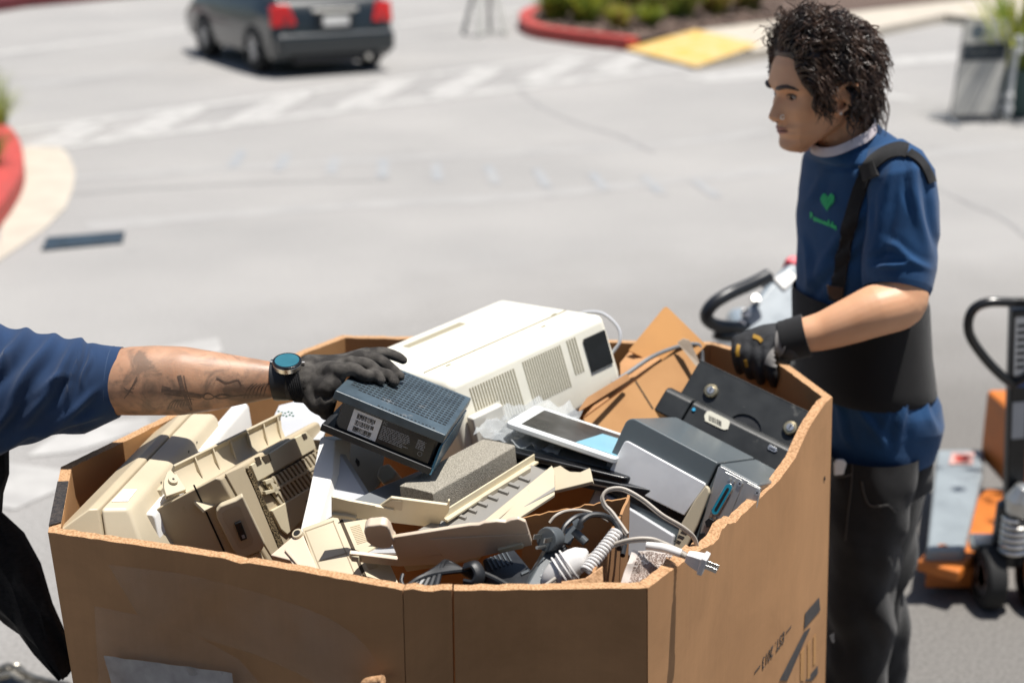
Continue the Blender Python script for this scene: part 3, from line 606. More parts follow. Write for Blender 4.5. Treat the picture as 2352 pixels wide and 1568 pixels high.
mb = MB(); mb.prism([PF(.02, .105, pz_-.0004), PF(.36, .105, pz_-.0009), PF(.36, .108, pz_-.0009), PF(.02, .108, pz_-.0004)], PF.z*.0015)
mb.build('lid_seam', M['slat'], pr, smooth=False)
for q in ((.06, .09), (.275, .075), (.33, .11)):
    mb = MB(); mb.prism([PF(q[0], q[1], pz_-.0005), PF(q[0]+.01, q[1], pz_-.0005), PF(q[0]+.01, q[1]+.005, pz_-.0005), PF(q[0], q[1]+.005, pz_-.0005)], PF.z*.0012); mb.build('latch_hole', M['slat'], pr, smooth=False)
mb = MB(); mb.prism([PF(.09, .262, pz_-.004), PF(.23, .262, pz_-.0045), PF(.23, .285, pz_-.0045), PF(.09, .285, pz_-.004)], PF.z*.0032); mb.build('handle_recess', M['slat'], pr, bev=.001)
mb = MB(); mb.prism([PF(.03, -.006, -.06), PF(.075, -.006, -.057), PF(.075, -.006, -.02), PF(.03, -.006, -.022)], -PF.y*.002); mb.build('worn_label', mat('smudged_label', (.42, .40, .38), .5, scale=70, col2=(.05, .05, .06), mix=(.42, .5)), pr, smooth=False)
mb = MB(); mb.box(PF, .02, .09, -.02, .0, -.015, .05); mb.build('clear_flap', mat('cloudy_plastic', (.62, .60, .54), .3), pr, bev=.004)

# ---------------- grey receipt printer
GP = Fr((.1294, 2.2047, .998), (.8122, -.5118, -.2798), (.4256, .848, -.3157)); gx, gy, gz = .2596, .22, .1638
gp = thing('receipt_printer', 'dark grey receipt printer with a silver door lying at the right wall', 'receipt printer', GP(.12, .1, 0))
gF = Pl(GP(0, 0, 0), GP(1, 0, 0), GP(0, 0, 1))
def poly_arc(x, z, r, a0, a1, n=6): return [(x+r*math.cos(R(a0+(a1-a0)*k/n)), z+r*math.sin(R(a0+(a1-a0)*k/n))) for k in range(n+1)]
cut = .173
prof_ = [(0, -.06), (cut, -.06), (cut, gz), *poly_arc(.016, gz-.016, .016, 90, 180)]
MB().prism([GP(a, 0, b) for a, b in prof_], GP.y*gy).build('front_shell', M['pgrey'], gp, bev=.003, seg=3)
MB().prism([GP(a, .006, b) for a, b in [(cut+.0015, -.06), (gx-.012, -.06), (gx-.012, gz-.002), (cut+.0015, gz-.001)]], GP.y*(gy-.006)).build('rear_shell', M['pgrey'], gp, bev=.003)
MB().prism(gF.ps([(1436, 1016), (1440, 1012), (1446, 1013), (1622, 1109), (1624, 1114), (1574, 1183), (1395, 1094)]), gF.n*.007).build('silver_door', M['silver'], gp, bev=.0025, seg=3)
MB().prism(gF.ps([(1396, 1094), (1574, 1183), (1564, 1206), (1380, 1122)], .0005), gF.n*.001).build('paper_slot', M['blackg'], gp, smooth=False)
MB().prism(gF.ps([(1374, 1124), (1382, 1123), (1553, 1228), (1545, 1275), (1480, 1300), (1340, 1190)]), gF.n*.012).build('lower_cover', M['lgrey'], gp, bev=.003, seg=3)
MB().prism(gF.ps([(1625, 1113), (1632, 1120), (1634, 1130), (1607, 1203), (1560, 1300), (1538, 1300), (1567, 1203), (1600, 1146)]), gF.n*.010).build('side_cover', M['beige2'], gp, bev=.003, seg=3)
mb = MB()
for k in range(9):
    a, b = V((1552+k*2.6, 1241-k*3.4, 0)), V((1566+k*2.6, 1247-k*3.4, 0))
    if k % 3 != 2: mb.prism([gF.p(a.x, a.y, .0102), gF.p(b.x, b.y, .0102), gF.p(b.x+1, b.y-1.8, .0102), gF.p(a.x+1, a.y-1.8, .0102)], gF.n*.0003)
mb.build('side_barcode', M['ink'], gp, smooth=False)
mG = MB().prism(gF.ps([(1650, 1072), (1656, 1070), (1748, 1120), (1715, 1270), (1598, 1280), (1612, 1205)], -.004), gF.n*.006).build('connector_plate', M['metal'], gp, bev=.001)
MB().prism(gF.ps([(1662, 1086), (1668, 1083), (1705, 1102), (1708, 1110), (1668, 1210), (1645, 1250), (1612, 1235)], .0022), gF.n*.0012).build('card_bracket', M['metal'], gp, bev=.0006)
MB().prism(gF.ps([(1718, 1108), (1746, 1122), (1744, 1140), (1690, 1230), (1680, 1225)], .0022), gF.n*.0010).build('blank_bracket', M['metal'], gp, bev=.0006)
def stad(p, q, r, n=8):
    p, q = V((p[0], p[1], 0)), V((q[0], q[1], 0)); d = (q-p).normalized(); a0 = math.atan2(d.y, d.x); out = []
    for k in range(n+1): a = a0+math.pi/2+math.pi*k/n; out.append((p.x+r*math.cos(a), p.y+r*math.sin(a)))
    for k in range(n+1): a = a0-math.pi/2+math.pi*k/n; out.append((q.x+r*math.cos(a), q.y+r*math.sin(a)))
    return out
con = MB().prism(gF.ps(stad((1676, 1119), (1646, 1172), 10.5), .0034), gF.n*.004).build('parallel_port', M['steel'], gp, bev=.0006)
MB().prism(gF.ps(stad((1676, 1119), (1646, 1172), 8.2), .0074), gF.n*.001).build('port_insert', M['teal'], con, smooth=False)
MB().prism(gF.ps(stad((1675, 1122), (1648, 1169), 3.2), .0084), gF.n*.0004).build('port_slot', M['black'], con, smooth=False)
for (x, y) in ((1677, 1101), (1686, 1106), (1636, 1183), (1645, 1189)):
    MB().cyl(gF.p(x, y, .003), gF.p(x, y, .0075), .0026, 8).build('port_screw', M['steel'], gp)
for (x, y) in ((1701, 1110), (1741, 1131)):
    sc_ = MB().cyl(gF.p(x, y, .0034), gF.p(x, y, .0058), .0042, 16).build('screw', M['steel'], gp); MB().cyl(gF.p(x, y, .0058), gF.p(x, y, .0061), .0016, 8).build('screw_slot', M['dark'], sc_)
MB().prism(gF.ps([(1622, 1196), (1632, 1188), (1644, 1194), (1636, 1208), (1626, 1210)], .0034), gF.n*.005).build('power_socket', M['black'], gp, bev=.0008)
MB().prism(gF.ps([(1608, 1224), (1620, 1222), (1622, 1240), (1606, 1245)], .0034), gF.n*.003).build('data_socket', M['black'], gp, bev=.0008)

# ---------------- black cash drawer plate with two key locks
DF = Fr((.3136, 2.5016, 1.081), (.8089, -.5294, -.2557), (.2829, .7318, -.62)); dx, dy, dz = .246, .07, .078
dr = thing('cash_drawer', 'black metal cash drawer with two key locks resting on the receipt printer', 'cash drawer', DF(.12, .03, 0))
hx, hr = .139, .031
pf_ = [(0, 0), (hx-hr, 0), *[(hx-hr*math.cos(R(a)), hr*.8*math.sin(R(a))) for a in range(20, 161, 20)], (hx+hr, 0), (dx, 0), (dx, dz-.003), (dx-.003, dz), (.003, dz), (0, dz-.003)]
M['drawer'] = mat('scuffed_black_metal', (.014, .016, .017), .42, .2, 30, wear=((.085, .085, .08), 22, .62), bump=.1, bscale=700)
MB().prism([DF(a, 0, b) for a, b in pf_], DF.y*.003).build('lock_plate', M['drawer'], dr, bev=.0008)
MB().box(DF, .0035, dx-.0035, .0035, .075, .0035, dz-.0035).build('tray_body', M['black'], dr, bev=.002)
MB().box(DF, -.003, dx+.002, -.0005, .07, dz-.001, dz+.0015).build('top_flange', M['drawer'], dr, bev=.0006)
bpf = [(.002, .011), (-.011, .006), (-.0165, -.002), (-.0165, -.046), (.07, -.046), (.07, .008)]
def bar_(x0, x1, name, m): return MB().prism([DF(x0, a, b-.004) for a, b in bpf], DF.x*(x1-x0)).build(name, m, dr, bev=.003, seg=3)
bar_(-.024, .032, 'front_bar_end', M['drawer']); bar_(.0345, .242, 'front_bar', M['drawer'])
dB = Pl(DF(0, -.0165, 0), DF(1, -.0165, 0), DF(0, -.0165, 1)); dP = Pl(DF(0, 0, 0), DF(1, 0, 0), DF(0, 0, 1))
sn = MB().prism(dB.ps([(1618, 955), (1624, 945), (1632, 944), (1674, 965), (1677, 970), (1672, 986), (1662, 987), (1620, 967)], .0005), dB.n*.0014).build('asset_sticker', mat('cream_sticker', (.62, .60, .50), .5), dr, smooth=False)
fb = Fz(dB.p(1629, 966, .0022), dB.p(1662, 982)-dB.p(1629, 966), dB.p(1629, 950)-dB.p(1629, 966), dB.n)
barcode(fb, .026, .010, sn, n=13)
MB().cyl(dB.p(1594, 941, .001), dB.p(1594, 941, .003), .0032, 14).build('indicator_light', mat('blue_lamp_lens', (.05, .35, .6), .2), dr)
po_ = MB().prism(dB.ps([(1764, 1026), (1768, 1021), (1785, 1029), (1785, 1037), (1780, 1039), (1764, 1032)], .0004), dB.n*.002).build('port_frame', M['steel'], dr, bev=.0004)
MB().prism(dB.ps([(1768, 1027), (1781, 1033), (1780, 1036), (1767, 1030)], .0025), dB.n*.0003).build('port_hole', M['dark'], po_, smooth=False)
for (x, y) in ((1634, 899), (1816, 984)):
    c_ = dP.p(x, y); n_ = dP.n; u_ = (DF.x*.75+DF.z*.65).normalized(); v_ = n_.cross(u_)
    lk = MB().tube([c_, c_+n_*.006, c_+n_*.008, c_+n_*.0085], [.0132, .0132, .0115, .009], 28).build('lock', M['brass'], dr)
    MB().tube([c_+n_*.0085, c_+n_*.0102], [.0074, .0068], 20).build('lock_core', M['steel'], lk)
    MB().prism([c_+n_*.0102+DF.z*.0045+DF.x*.0009, c_+n_*.0102-DF.z*.0045+DF.x*.0009, c_+n_*.0102-DF.z*.0045-DF.x*.0009, c_+n_*.0102+DF.z*.0045-DF.x*.0009], n_*.0003).build('keyhole', M['dark'], lk, smooth=False)

# ---------------- tablets
TF = Fr((-.0129, 2.2551, 1.114), (.9182, -.3432, -.1977), (.3132, .9348, -.1676)); tx, ty, tz = .20, .171, .0095
tb = thing('tablet', 'white framed tablet with a dark smeared screen lying on a black tablet', 'tablet', TF(.1, .08, 0))
MB().prism([TF(a, b, 0) for a, b in rrect(tx, ty, .01)], TF.z*tz).build('frame', mat('white_tablet_bezel', (.72, .75, .74), .25, .02, 20), tb, bev=.002)
MB().box(TF, .022, tx-.004, .018, ty-.016, tz, tz+.0004).build('screen', mat('smeared_glass_screen', (.06, .058, .055), .3, scale=11, col2=(.018, .018, .018), mix=(.42, .58), detail=3), tb, smooth=False)
MB().prism([TF(.122, .018, tz+.0005), TF(tx-.004, .018, tz+.0005), TF(tx-.004, .13, tz+.0005), TF(.142, .125, tz+.0005)], TF.z*.0003).build('painted_sky_glare', mat('sky_reflection_blue', (.20, .42, .52), .3, .04, 15), tb, smooth=False)  # sky reflection on the screen, laid on as a blue sheet
MB().cyl(TF(.118, .009, tz), TF(.118, .009, tz+.0004), .004, 16).build('button', M['lgrey'], tb)
T2 = Fr((-.045, 2.235, 1.078), (.95, -.25, -.14), (.25, .95, -.06))
t2 = thing('black_tablet', 'black rounded tablet lying under the white tablet', 'tablet', T2(.1, .08, 0))
MB().prism([T2(a, b, 0) for a, b in rrect(.25, .19, .016)], T2.z*.012).build('frame', M['blackg'], t2, bev=.004, seg=3)
MB().box(T2, .02, .23, .02, .17, .012, .0124).build('screen', mat('dusty_dark_screen', (.11, .13, .14), .25, .3, 12), t2, smooth=False)
T3 = Fr((-.01, 2.215, 1.045), (.96, -.22, -.10), (.22, .97, -.05))
o = MB().prism([T3(a, b, 0) for a, b in rrect(.27, .19, .008)], T3.z*.02).build('laptop', mat('dark_laptop_case', (.02, .022, .026), .4, .2, 20), None, bev=.003)
tag(o, 'thin dark closed laptop at the bottom of the tablet stack', 'laptop')
mb = MB(); mb.box(T3, .06, .19, -.0006, 0, .009, .0115); l_ = mb.build('metal_trim', M['metal'], o, smooth=False)
mb = MB(); rnd = random.Random(4); nx, ny = 16, 12
bw = [[T2(-.03+.15*i/nx, .02+.2*j/ny, .016+.016*noise.noise(V((i*.5, j*.5, 3)))+.003*((i+j) % 2)+.02*max(0, (j-7)/5)) for i in range(nx+1)] for j in range(ny+1)]
mb.loft(bw, cap=False, closed=False)
M['clear'] = mat('cloudy_bubble_wrap', (.62, .66, .68), .22, .1, 60)
_b = M['clear'].node_tree.nodes['Principled BSDF']; _b.inputs['Alpha'].default_value = .35
o = mb.build('bubble_wrap', M['clear']); tag(o, 'crumpled clear bubble wrap draped over the corner of the black tablet', 'bubble wrap')

# ---------------- cardboard pieces at the far right
pc = P3((1347, 956, 2.50), (1576, 784, 2.70), (1551, 945, 2.57))
fc = thing('cardboard_carton', 'brown flattened cardboard carton leaning behind the receipt printer with open flaps', 'cardboard', pc.p(1460, 950))
MB().prism(pc.ps([(1340, 962), (1460, 874), (1577, 783), (1606, 835), (1562, 905), (1545, 1010), (1380, 1010)]), -pc.n*.005).build('side_panel', M['cardin'], fc)
MB().prism([U(*p) for p in ((1340, 962, 2.498), (1460, 874, 2.60), (1520, 828, 2.655), (1450, 806, 2.72), (1424, 838, 2.66), (1425, 866, 2.60))], (0, 0, .004)).build('top_flap', M['card'], fc)
MB().prism([U(*p) for p in ((1330, 945, 2.42), (1348, 918, 2.45), (1440, 862, 2.56), (1446, 872, 2.56))], (0, .004, .003)).build('loose_flap', M['card'], fc)
MB().prism(pc.ps([(1458, 876), (1461, 874), (1501, 938), (1498, 940)], .0004), pc.n*.0004).build('crease', M['brown'], fc, smooth=False)
pt = P3((1530, 704, 2.74), (1622, 794, 2.70), (1444, 806, 2.68))
o = MB().prism(pt.ps([(1530, 704), (1536, 708), (1622, 792), (1600, 815), (1500, 832), (1444, 804), (1524, 707)]), -pt.n*.006).build('cardboard_flap', mat('warm_cardboard', (.50, .25, .085), .8, .08, 9, bump=.08, bscale=300))
tag(o, 'pointed orange brown cardboard flap sticking up over the far rim', 'cardboard')
cw = crom([U(*p) for p in ((1405, 880, 2.55), (1440, 858, 2.58), (1500, 818, 2.63), (1560, 795, 2.68), (1596, 790, 2.7), (1610, 800, 2.7), (1612, 850, 2.68), (1600, 900, 2.6))], 6)
o = MB().tube(cw, .0042, 8).build('power_cable', M['mgrey']); tag(o, 'grey power cable running from the white printer over the cardboard carton', 'cable')
o = MB().prism([U(*p) for p in ((1556, 787, 2.665), (1570, 778, 2.665), (1584, 782, 2.66), (1610, 838, 2.63), (1598, 840, 2.63))], (0, .004, 0)).build('clear_strip', mat('dusty_clear_strip', (.36, .29, .22), .4, .1, 40)); tag(o, 'dusty translucent strip hooked over the carton corner beside the cable', 'plastic strip')
cw = crom([PF(.383, .02, .03), PF(.40, .01, .05), PF(.41, .02, .075), PF(.405, .05, .10), PF(.39, .08, .105), PF(.375, .10, .10)], 6)
o = MB().tube(cw, .0035, 8).build('cable_loop', M['lgrey']); tag(o, 'pale cable looping out beside the dark window of the white printer', 'cable')
# ---------------- mesh panel behind the glove
pw = P3((628, 960, 2.36), (745, 960, 2.36), (650, 1000, 2.30))
o = MB().prism(pw.ps([(612, 990), (640, 930), (700, 915), (760, 955), (740, 1010), (640, 1005)]), (0, .003, -.004)).build('perforated_panel', M['lgrey'], bev=.002)
tag(o, 'pale grey perforated panel under the gloved wrist', 'plastic part')
for i in range(10): MB().cyl(pw.p(640+7.5*(i % 5)+3*(i//5), 945+7*(i//5)+((i*7) % 5), .0003), pw.p(640+7.5*(i % 5)+3*(i//5), 945+7*(i//5)+((i*7) % 5), .0008), .0022, 10).build('hole', mat('green_dark_hole', (.01, .08, .04), .8) if i == 0 else bpy.data.materials['green_dark_hole'], o)

# ---------------- inner carton with cables
ib = thing('inner_carton', 'small torn brown carton at the front corner holding cables and chargers', 'cardboard carton', U(1400, 1340, 1.85))
cB = U(1447, 1139, 1.96); cL = U(1200, 1187, 1.985); cN = U(1366, 1312, 1.755)
def wallp(a, b, t, name, dz=.32, m=M['cardin'], wob=0.0):
    n = (b-a).cross(V((0, 0, 1))).normalized(); N = 24; top = [a.lerp(b, i/N)+V((0, 0, wob*noise.noise(V((i*.6, a.x*9, 2))))) for i in range(N+1)]
    rows = [[p, V((p.x, p.y, a.z-dz)), V((p.x, p.y, a.z-dz))+n*t, p+n*t] for p in top]
    return MB().loft(rows).build(name, [m], ib)
wallp(cL, cB, .004, 'back_panel', wob=.004); wallp(cB+V((.0, -.001, 0)), cN, .004, 'side_panel', m=M['card'], wob=.006)
fl_ = [U(1290, 1338, 1.73), U(1345, 1330, 1.735), U(1372, 1310, 1.752), U(1384, 1302, 1.76), U(1386, 1345, 1.735), U(1300, 1346, 1.73)]
MB().prism(fl_, (0, .004, 0)).build('torn_flap', M['cardtear'], ib)
def cable(name, label, pts, r, m, cat='cable', n=8, k=7, grp=None):
    o = MB().tube(crom([U(*p) for p in pts], k), r, n).build(name, m); return tag(o, label, cat, grp)
cable('black_cable', 'thick black power cord arching over the inner carton from the black plug', ((1290, 1225, 1.86), (1300, 1205, 1.87), (1325, 1186, 1.885), (1360, 1181, 1.90), (1400, 1188, 1.90), (1425, 1206, 1.885), (1436, 1235, 1.86), (1430, 1275, 1.82)), .0038, M['blackcord'])
cable('black_cable', 'black power cord curving from the grey strain relief to the coiled cord', ((1330, 1216, 1.83), (1336, 1196, 1.835), (1358, 1182, 1.845), (1388, 1184, 1.85), (1412, 1200, 1.85), (1424, 1226, 1.83), (1422, 1260, 1.80)), .0042, M['blackcord'])
cable('thin_cord', 'thin beige cord looping just above the black power cords', ((1262, 1200, 1.90), (1276, 1184, 1.905), (1300, 1173, 1.915), (1335, 1171, 1.915), (1368, 1180, 1.905), (1398, 1196, 1.89)), .0022, M['greycord'])
for dx_, nm in ((0, 'pale twin cord looping over the inner carton wall to the torn edge'), (4.5, 'second pale cord running beside the twin loop to the torn edge')):
    cable('loop_cord', nm, [(x+dx_*.5, y-dx_, Y) for x, y, Y in ((1440, 1230, 1.86), (1406, 1182, 1.89), (1388, 1163, 1.90), (1382, 1143, 1.905), (1397, 1127, 1.91), (1430, 1126, 1.91), (1473, 1149, 1.90), (1520, 1186, 1.885), (1570, 1216, 1.88), (1597, 1246, 1.885), (1600, 1300, 1.89))], .0024, M['greycord'])
for dy_, nm in ((0, 'pale cord sweeping along the front rim towards the white plug'), (5.5, 'lower pale cord sweeping along the front rim')):
    cable('flat_cord', nm, [(x, y+dy_, Y) for x, y, Y in ((1240, 1352, 1.76), (1286, 1320, 1.775), (1336, 1286, 1.79), (1396, 1254, 1.80), (1447, 1238, 1.80), (1493, 1236, 1.80), (1525, 1246, 1.80), (1560, 1262, 1.80))], .0024, M['greycord'])
# white plug hanging over the torn edge
wp = thing('white_plug', 'white two prong plug poking out over the torn right edge', 'plug', U(1600, 1285, 1.785))
w0, w1, w2, w3 = U(1484, 1251, 1.80), U(1563, 1270, 1.79), U(1577, 1277, 1.785), U(1622, 1296, 1.775)
MB().tube(crom([w0, w0.lerp(w1, .5)+V((0, 0, .002)), w1], 5), .0062, 10).build('cord_sleeve', M['whitecord'], wp)
mb = MB()
for k in range(4): a = w1.lerp(w2, k/4); b = w1.lerp(w2, (k+.55)/4); mb.cyl(a, b, .0058-.0003*k, 12)
mb.tube([w1-(w2-w1)*.2, w2], .0042, 10); mb.build('strain_relief', M['greycord'], wp)
wd = (w3-w2).normalized(); wu = V((0, 0, 1)); wu = (wu-wd*wu.dot(wd)).normalized(); ws = wd.cross(wu)
wf = Fz(w2, wd, ws, wu); Lp = (w3-w2).length
MB().loft([[wf(x, -a, -b), wf(x, a, -b), wf(x, a, b), wf(x, -a, b)] for x, a, b in ((0, .007, .006), (Lp*.3, .009, .0085), (Lp*.75, .0105, .0105), (Lp*.76, .013, .0135), (Lp, .0125, .013))]).build('plug_body', M['whitecord'], wp, bev=.002, seg=3)
for s in (-1, 1):
    MB().box(wf, Lp, Lp+.017, s*.0062-.0008, s*.0062+.0008, -.0034, .0034).build('prong', M['steel'], wp, bev=.0004)
# black plug with prongs
bp_ = thing('black_plug', 'black three prong plug with its prongs pointing left inside the inner carton', 'plug', U(1265, 1237, 1.84))
b0, b1 = U(1276, 1236, 1.85), U(1246, 1240, 1.825); bd = (b1-b0).normalized(); bu = V((0, 0, 1)); bu = (bu-bd*bu.dot(bd)).normalized(); bs = bd.cross(bu); bf = Fz(b0, bd, bs, bu)
MB().tube([bf(0), bf(.016), bf(.019), bf(.024)], [.0165, .0178, .0182, .017], 26).build('plug_body', M['dgrey'], bp_, bev=.001)
MB().box(bf, .024, .043, -.010, -.0085, -.001, .006).build('prong', M['steel'], bp_, bev=.0004); MB().box(bf, .024, .043, .0085, .010, -.001, .006).build('prong', M['steel'], bp_, bev=.0004)
MB().cyl(bf(.024, 0, -.010), bf(.044, 0, -.010), .0024, 10).build('prong', M['steel'], bp_)
mb = MB(); a0, a1 = U(1285, 1250, 1.85), U(1306, 1278, 1.84)
for k in range(5): mb.cyl(a0.lerp(a1, k/5), a0.lerp(a1, (k+.6)/5), .008-.0006*k, 10)
mb.tube([a0, a1], .0055, 10); mb.build('strain_relief', M['black'], bp_)
# grey plug end
gpg = thing('grey_plug', 'dark grey moulded cable end behind the black plug', 'plug', U(1330, 1240, 1.86))
MB().prism([U(*p) for p in ((1298, 1215, 1.88), (1318, 1203, 1.88), (1326, 1216, 1.86), (1310, 1250, 1.84), (1294, 1246, 1.85))], (0, .014, -.01)).build('plug_body', M['dgrey'], gpg, bev=.002)
MB().cyl(U(1318, 1218, 1.845), U(1346, 1246, 1.835), .0062, 12).build('grip', M['dgrey'], gpg, bev=.001); MB().cyl(U(1322, 1208, 1.84), U(1334, 1200, 1.84), .0078, 12).build('collar', M['dgrey'], gpg)
# coiled cord
mb = MB(); a0, a1 = U(1418, 1220, 1.82), U(1345, 1312, 1.765); ad = (a1-a0).normalized(); au = ad.orthogonal().normalized(); av = ad.cross(au)
pts = [a0.lerp(a1, k/280)+(au*math.cos(2*math.pi*k/20)+av*math.sin(2*math.pi*k/20))*.0078 for k in range(281)]
o = mb.tube(pts, .0021, 7).build('coiled_cord', M['whitecord']); tag(o, 'white coiled telephone cord in the front corner of the inner carton', 'cord')
# white charger
ch = thing('white_charger', 'rounded white charger wrapped in its own cord at the front rim', 'charger', U(1300, 1310, 1.77))
cf = Fz(U(1297, 1308, 1.79), V((.62, .1, .55)), V((-.35, .9, .2)), V((-.5, -.3, .7)))
mb = MB(); rr_ = []
for i in range(9):
    t = -1+2*i/8; s = math.sqrt(max(.02, 1-t*t)); rr_.append([cf(.042*t, .020*s*math.cos(a), .022*s*math.sin(a)) for a in [2*math.pi*k/20 for k in range(20)]])
mb.loft(rr_).build('body', M['whitecord'], ch)
for q in (-.006, .002, .009):
    MB().tube([cf(q+.003*math.sin(a), .0225*math.cos(a), .0245*math.sin(a)) for a in [2*math.pi*k/32 for k in range(33)]], .0016, 6).build('wrapped_cord', M['whitecord'], ch)
# grey adapter with screw
ad_ = thing('grey_adapter', 'dark grey adapter with a corner screw standing beside the white charger', 'power adapter', U(1245, 1330, 1.78))
pa = P3((1262, 1275, 1.83), (1286, 1262, 1.84), (1240, 1345, 1.78))
MB().prism(pa.ps([(1256, 1262), (1284, 1250), (1290, 1285), (1240, 1352), (1205, 1352)]), (-.006, .02, -.01)).build('case', M['dgrey'], ad_, bev=.0025)
MB().cyl(pa.p(1245, 1322, .0002), pa.p(1245, 1322, .001), .0026, 12).build('screw', M['mgrey'], ad_)
# big black brick with grooves
bk_ = thing('power_brick', 'black power brick with moulded grooves below the keyboard frame', 'power adapter', U(1170, 1310, 1.83))
pk_ = P3((1112, 1278, 1.86), (1185, 1258, 1.88), (1212, 1330, 1.80))
MB().prism(pk_.ps([(1108, 1282), (1180, 1258), (1222, 1308), (1214, 1345), (1120, 1352)]), -pk_.n*.03).build('case', M['black'], bk_, bev=.004, seg=3)
mb = MB()
for k in range(6): mb.prism(pk_.ps([(1116+k*9, 1284-k*3), (1119+k*9, 1283-k*3), (1133+k*9, 1308-k*3), (1130+k*9, 1309-k*3)], .0002), pk_.n*.0016)
mb.build('groove', M['dgrey'], bk_, smooth=False); MB().prism(pk_.ps([(1196, 1318), (1214, 1310), (1215, 1315), (1198, 1323)], .0002), pk_.n*.003).build('ridge', M['dgrey'], bk_, bev=.0008)
# bundle
cb = thing('cable_bundle', 'bundle of black cables tied with a hook and loop strap at the front rim', 'cable bundle', U(1080, 1340, 1.78))
for k in range(6):
    MB().tube(crom([U(930+k*14, 1352, 1.745), U(970+k*9, 1325-k*5, 1.76+k*.006), U(1030, 1312-k*4, 1.78+k*.006), U(1085, 1310+k*3, 1.79), U(1130, 1325+k*4, 1.78), U(1180, 1352+k*2, 1.76)], 6), .0042, 8).build('cable', M['blackcord'], cb)
MB().tube(crom([U(1068, 1300, 1.79), U(1090, 1296, 1.785), U(1102, 1320, 1.775), U(1090, 1342, 1.77), U(1066, 1340, 1.775)], 5), .009, 10, flat=.5).build('strap', M['black'], cb, bev=.001)
cable('hanging_cable', 'black cable hooked down beside the beige under block', ((925, 1318, 1.80), (922, 1335, 1.79), (932, 1348, 1.785), (950, 1346, 1.79), (962, 1330, 1.80)), .0028, M['blackcord'])
# instruction bag
bgp = [[U(1452+ (1568-1452)*i/10 + (j/8)*(-30+10*i/10), 1262+8*i/10+ (j/8)*(86-10*i/10)+2*math.sin(i*1.3+j), 1.80+.045*i/10-.05*j/8+.006*noise.noise(V((i*.5, j*.5, 7)))) for i in range(11)] for j in range(9)]
M['bag'] = mat('thin_plastic_bag', (.74, .66, .60), .2, .06, 30)
_b = M['bag'].node_tree.nodes['Principled BSDF']; _b.inputs['Alpha'].default_value = .72
bag = thing('plastic_bag', 'clear plastic bag printed with warning text behind the white plug', 'plastic bag', bgp[4][5])
MB().loft(bgp, cap=False, closed=False).build('film', M['bag'], bag)
mb = MB(); rnd = random.Random(3)
for j in range(26):
    v = .04+j*.035
    u = .14
    while u < .95:
        du = rnd.uniform(.02, .07)
        def BP(u, v):
            i, jj = min(9, int(u*10)), min(7, int(v*8)); a, b = u*10-i, v*8-jj
            return (bgp[jj][i]*(1-a)+bgp[jj][i+1]*a)*(1-b)+(bgp[jj+1][i]*(1-a)+bgp[jj+1][i+1]*a)*b+V((0, -.0006, .0006))
        if rnd.random() > .08: mb.poly([BP(u, v), BP(min(.97, u+du), v), BP(min(.97, u+du), v+.016), BP(u, v+.016)])
        u += du+.012
mb.build('printed_text', mat('brown_print', (.16, .09, .06), .7), bag, smooth=False)
# ---------------- marks on the outside of the box
pFr = Pl(ring[2]+V((0, -.0, TOP)), ring[3]+V((0, 0, TOP)), (base[2]+base[3])/2); pFl = Pl(ring[0]+V((0, 0, TOP)), ring[1]+V((0, 0, TOP)), (base[0]+base[1])/2)

pL = lambda pts, off: pFl.ps(pts, off)
BW = .0135
M['pouch'] = mat('grey_plastic_pouch', (.46, .45, .44), .22, .25, 25, bump=.3, bscale=30)
M['pouch'].node_tree.nodes['Principled BSDF'].inputs['Alpha'].default_value = .75
po = MB(); rows_ = []
for j in range(6):
    rows_.append([pFl.p(252+ (545-252)*i/12+j*(5-3*i/12), 1492+(1531-1492)*i/12+j*18, BW+.002+.0025*noise.noise(V((i*.7, j*.7, 4)))) for i in range(13)])
po.loft(rows_, cap=False, closed=False).build('document_pouch', M['pouch'], gay)
M['film'] = mat('tape_residue', (.42, .38, .34), .45, .3, 8)
b_ = M['film'].node_tree; pb = b_.nodes['Principled BSDF']; ns = b_.nodes.new('ShaderNodeTexNoise'); ns.inputs['Scale'].default_value = 6; ns.inputs['Detail'].default_value = 8
tcc = b_.nodes.new('ShaderNodeTexCoord'); b_.links.new(tcc.outputs['Object'], ns.inputs['Vector']); cr = b_.nodes.new('ShaderNodeMapRange'); cr.inputs[1].default_value = .35; cr.inputs[2].default_value = .7; cr.inputs[3].default_value = .02; cr.inputs[4].default_value = .22
b_.links.new(ns.outputs[0], cr.inputs[0]); b_.links.new(cr.outputs[0], pb.inputs['Alpha'])
for q in (((262, 1285), (330, 1293), (430, 1305), (520, 1325), (610, 1350), (700, 1378), (770, 1408), (820, 1440), (860, 1480), (890, 1530), (880, 1568), (760, 1568), (690, 1530), (600, 1490), (470, 1450), (330, 1400)), ((230, 1380), (330, 1400), (450, 1440), (560, 1500), (620, 1568), (240, 1568))):
    MB().poly(pL(q, BW+.0012)).build('tape_residue', M['film'], gay, smooth=False)
c0, c1 = pFl.p(842, 1554, BW+.006), pFl.p(893, 1544, BW+.006)
MB().tube(crom([c0, c0.lerp(c1, .4)+V((0, 0, .002)), c1], 4), [.002, .004, .006, .0065, .0065, .0068, .0070, .0072, .0075], 10).build('paper_curl', M['cardtear'], gay)
